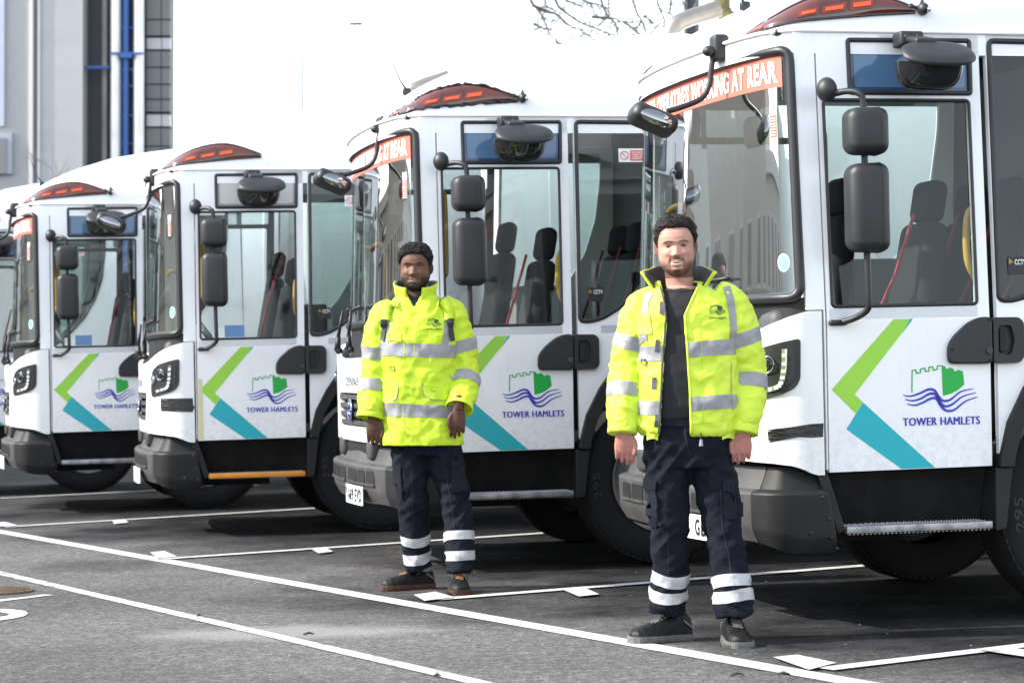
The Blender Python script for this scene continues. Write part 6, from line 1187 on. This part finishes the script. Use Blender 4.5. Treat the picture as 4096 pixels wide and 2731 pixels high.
def jacketB(P, jm, jb0):
    bm = bmesh.new(); bm.from_mesh(jm); vx = lambda z: interp(z, [1.50, 1.59], [.002, .05])
    dele = [f for f in bm.faces if (lambda c: c.z > 1.565 or (c.y < -.02 and c.z > 1.50 and abs(c.x + .075) < vx(c.z)) or c.z < .772)(f.calc_center_median())]; bmesh.ops.delete(bm, geom=dele, context='FACES')
    me = bpy.data.meshes.new('jacket'); bm.to_mesh(me); bm.free(); jk = link('jacket', me, HIVIS_B, P, True); sd_ = jk.modifiers.new('s', 'SOLIDIFY'); sd_.thickness = .006; sd_.offset = -1
    jb = bvh_of(me); ff = front_fn(jb)
    for z, h_ in ((1.272, .070), (.955, .066)): wrap('torso_band', jb, horiz(-.048, 0, z), h_, lambda a: .235 if abs(math.sin(a)) > .5 else .19, BAND, jk, 110, 6, .0032, lambda a: -.006 * math.sin(a))
    for sl, zs in ((SB['armL'], (1.262, 1.072)), (SB['armR'], (1.298, 1.098))):
        for z in zs: wrap('sleeve_band', jb, along(sl, at_z(sl, z)), .064, lambda a: .125, BAND, jk, 60, 6, .0032)
    strip('shoulder_band', ff, [(-.222, 1.30), (-.222, 1.38), (-.212, 1.46), (-.19, 1.52)], .030, BAND, jk, .0035, 8); strip('shoulder_band', ff, [(.088, 1.30), (.100, 1.38), (.098, 1.46), (.085, 1.53)], .034, BAND, jk, .0035, 8)
    strip('placket_edge', ff, [(-.125, 1.46), (-.125, 1.2), (-.128, 1.0), (-.132, .78)], .004, STITCH, jk, .004, 10); strip('placket_stitch', ff, [(-.068, 1.42), (-.072, 1.2), (-.078, 1.0), (-.08, .79)], .0024, STITCH, jk, .004, 10)
    pocket('chest_flap', ff, roundpoly([(-.215, 1.325), (-.138, 1.318), (-.138, 1.36), (-.215, 1.362)], .010, 3), HIVIS_B, jk); pocket('hip_pocket', ff, roundpoly([(-.235, 1.00), (-.168, 1.01), (-.158, 1.035), (-.158, 1.11), (-.235, 1.10)], .015, 3), HIVIS_B, jk); pocket('hip_pocket', ff, roundpoly([(-.02, 1.035), (.005, 1.02), (.105, 1.008), (.108, 1.085), (-.025, 1.095)], .02, 3), HIVIS_B, jk)
    strip('hip_pocket_piping', ff, [(-.235, .998), (-.19, 1.003), (-.165, 1.018), (-.155, 1.06), (-.155, 1.11)], .004, TOGGLE, jk, .009); strip('hip_pocket_piping', ff, [(-.03, 1.10), (-.025, 1.05), (.0, 1.022), (.105, 1.004)], .004, TOGGLE, jk, .009)
    bm = bmesh.new(); q = ff(-.182, 1.178, .006); tube(bm, [q + Vector((-.013, 0, .008)), q + Vector((.013, 0, .008)), q + Vector((.011, -.003, -.008)), q + Vector((0, -.004, -.018)), q + Vector((-.011, -.003, -.008)), q + Vector((-.013, 0, .008))], .0024, 5, False); bmobj('d_ring', bm, BLACKPL, jk, True)
    strip('pen_mark', ff, [(-.112, .868), (-.10, .86), (-.092, .858)], .004, LOGOINK, jk, .003); strip('scuff_mark', ff, [(.015, 1.07), (.03, 1.058), (.042, 1.06)], .004, mat('scuff', (0.2, 0.25, 0.03), 0.8), jk, .009)
    small_logo(ff, .030, 1.412, .078, jk, 1.378)
    for sl in (SB['armL'], SB['armR']):
        a, b = Vector(sl[-1]), Vector(sl[-2]); d = (a - b).normalized(); V = []; F = []
        n = 28
        for j, (t, r) in enumerate(((-.02, .069), (.01, .073), (.028, .075), (.03, .070), (.0, .064))):
            ex = Vector((1, 0, 0)); ex = (ex - d * ex.dot(d)).normalized(); ey = d.cross(ex)
            for i in range(n): ph = 2 * PI * i / n; V.append(a + d * (t + .006 * math.sin(ph + 1)) + ex * math.cos(ph) * r + ey * math.sin(ph) * r * .9)
        for j in range(4):
            for i in range(n): F.append((j * n + i, j * n + (i + 1) % n, (j + 1) * n + (i + 1) % n, (j + 1) * n + i))
        mesh('cuff', V, F, HIVIS_B, jk, True)
    collar(jk, (-.07, .03), (.092, .080), (.108, .094), 1.528, 1.645, 0.36, 0.26, HIVIS_B, .022, .065)
    tm = fuse([loft([ringp((c[1], c[2], c[0]), c[3], c[4], 40, 2.2) for c in [(1.40, -.07, .0, .12, .10), (1.48, -.07, .01, .11, .092), (1.53, -.07, .018, .088, .08), (1.555, -.07, .022, .078, .074)]])], .006, 3); link('navy_top', tm, NAVYTEE, P, True)
    SB['bvh'] = jb
def trousersB(tr, tf, tb_):
    pocket('cargo_pocket', tf, [(.125, .52), (.192, .53), (.185, .66), (.12, .655)], NAVY_P, tr, .009, .009); pocket('pocket_flap', tf, [(.118, .65), (.188, .655), (.184, .70), (.118, .695)], NAVY_P, tr, .013, .008); pocket('cargo_pocket', tf, [(-.178, .50), (-.135, .49), (-.142, .66), (-.183, .67)], NAVY_P, tr, .009, .009)
    strip('front_seam', tf, [(-.09, .68), (-.085, .5), (-.08, .33)], .003, NAVY_S, tr, .003); strip('front_seam', tf, [(.09, .65), (.115, .5), (.14, .33)], .003, NAVY_S, tr, .003)
SB = dict(head=hB, neck=[(-.06, .045, 1.47), (-.064, .04, 1.55), (-.070, .03, 1.62), (-.071, .02, 1.67)],
          torso=[(.768, -.03, 0, .214, .150), (.80, -.031, 0, .214, .152), (.9, -.036, 0, .207, .152), (1.05, -.045, 0, .200, .150), (1.18, -.05, 0, .196, .147), (1.32, -.055, .002, .203, .147), (1.43, -.058, .012, .203, .133), (1.49, -.06, .02, .178, .115), (1.535, -.065, .027, .13, .098), (1.575, -.07, .03, .098, .085)],
          armL=[(-.175, .025, 1.485), (-.232, .022, 1.435), (-.268, .025, 1.31), (-.284, .03, 1.18), (-.294, .0, 1.06), (-.302, -.03, .975), (-.305, -.04, .94)], armR=[(.055, .025, 1.50), (.118, .022, 1.45), (.160, .03, 1.33), (.186, .03, 1.20), (.186, -.03, 1.09), (.174, -.105, 1.015), (.168, -.135, .985)], armr=[.08, .089, .084, .080, .076, .072, .070], wrL=(-.294, -.052, .915), wrR=(.163, -.165, .965), curl=.95, elbow=1.17,
          legL=[(-.105, 0, .80), (-.098, 0, .68), (-.085, 0, .55), (-.078, .02, .42), (-.075, .05, .30), (-.066, .075, .2), (-.05, .09, .108)], legR=[(.07, 0, .80), (.092, 0, .68), (.122, -.01, .55), (.148, -.04, .42), (.160, -.08, .30), (.165, -.11, .2), (.166, -.125, .108)], legr=[.102, .097, .089, .078, .074, .073, .071],
          pelvis=[(.95, -.03, 0, .17, .12), (.86, -.025, 0, .185, .125), (.78, -.02, .002, .186, .122), (.72, -.015, .004, .178, .112)], bandL=((.275, .050), (.180, .056)), bandR=((.283, .048), (.190, .05)), bunch=.26, seed=2.0, tone=toneB, skin=skinmat('dark_skin', .05), brow=HAIR_B, eyeh=.0036, teethw=.020, teethh=.032,
          hairline=lambda a: interp(a, [0, .45, .7, .95, 1.3, 1.6, 1.9, 2.4, PI], [.785, .79, .74, .66, .52, .55, .45, .28, .24]), hair=lambda P: (2000, HAIR_B, P, .008, .0044, True, .011, 6, .5, .75), jacket=jacketB, trouser_extra=trousersB,
          boots=[((.02, .155, 0.0), (-.90, -.42), .300, 1.05, SOLEO, LACEO, 1, 3), ((.158, -.02, .003), (.05, -1), .295, 1.1, SOLEO, LACEO, 1, 4)])
PB = person(Vector((-.441, 12.9, 0)), SB); tag(PB, 'man in long zipped yellow hi-vis coat with backpack straps, standing before the second truck', 'person', 'men in hi-vis jackets')
# backpack worn by the left man: only its straps reach the front
bp_ = empty('backpack'); bp_.matrix_world = PB.matrix_world.copy(); tag(bp_, 'backpack with yellow straps and black buckles on the left man', 'backpack')
bm = bmesh.new(); box(bm, (-.05, .255, 1.28), (.30, .18, .42), .06, 4); bmobj('pack', bm, BLACKPL, bp_, angle=50)
fB = front_fn(SB['bvh'])
for sx, pts in ((-1, [(-.19, 1.545), (-.213, 1.50), (-.222, 1.46), (-.226, 1.43)]), (1, [(.062, 1.555), (.088, 1.51), (.104, 1.47), (.110, 1.43)])):
    sp = smoothpath([(a, b, 0) for a, b in pts], 5); bm = bmesh.new(); q = stroke([(p.x, p.y) for p in sp], .055); n = len(sp); f1 = [bm.verts.new(fB(a, b, .014)) for a, b in q]
    for i in range(n - 1): bm.faces.new((f1[i], f1[i + 1], f1[2 * n - 2 - i], f1[2 * n - 1 - i]))
    o = bmobj('shoulder_strap', bm, HIVIS_B, bp_, True); o.modifiers.new('s', 'SOLIDIFY').thickness = .012
    x0, z0 = pts[-1]; wst = strip('webbing', fB, [(x0 - .002 * sx, z0 + .03), (x0, z0), (x0 + .004 * sx, z0 - .06), (x0 + .012 * sx, z0 - .11)], .022, BLACKPL, bp_, .012, 5)
    c = Vector(fB(x0, z0 - .018, .016)); rbox('buckle', c, (.034, .016, .046), BLACKPL, bp_, .006, 2); rbox('buckle_bar', c + Vector((0, -.006, -.004)), (.038, .012, .010), DARKPL, bp_, .003, 1)
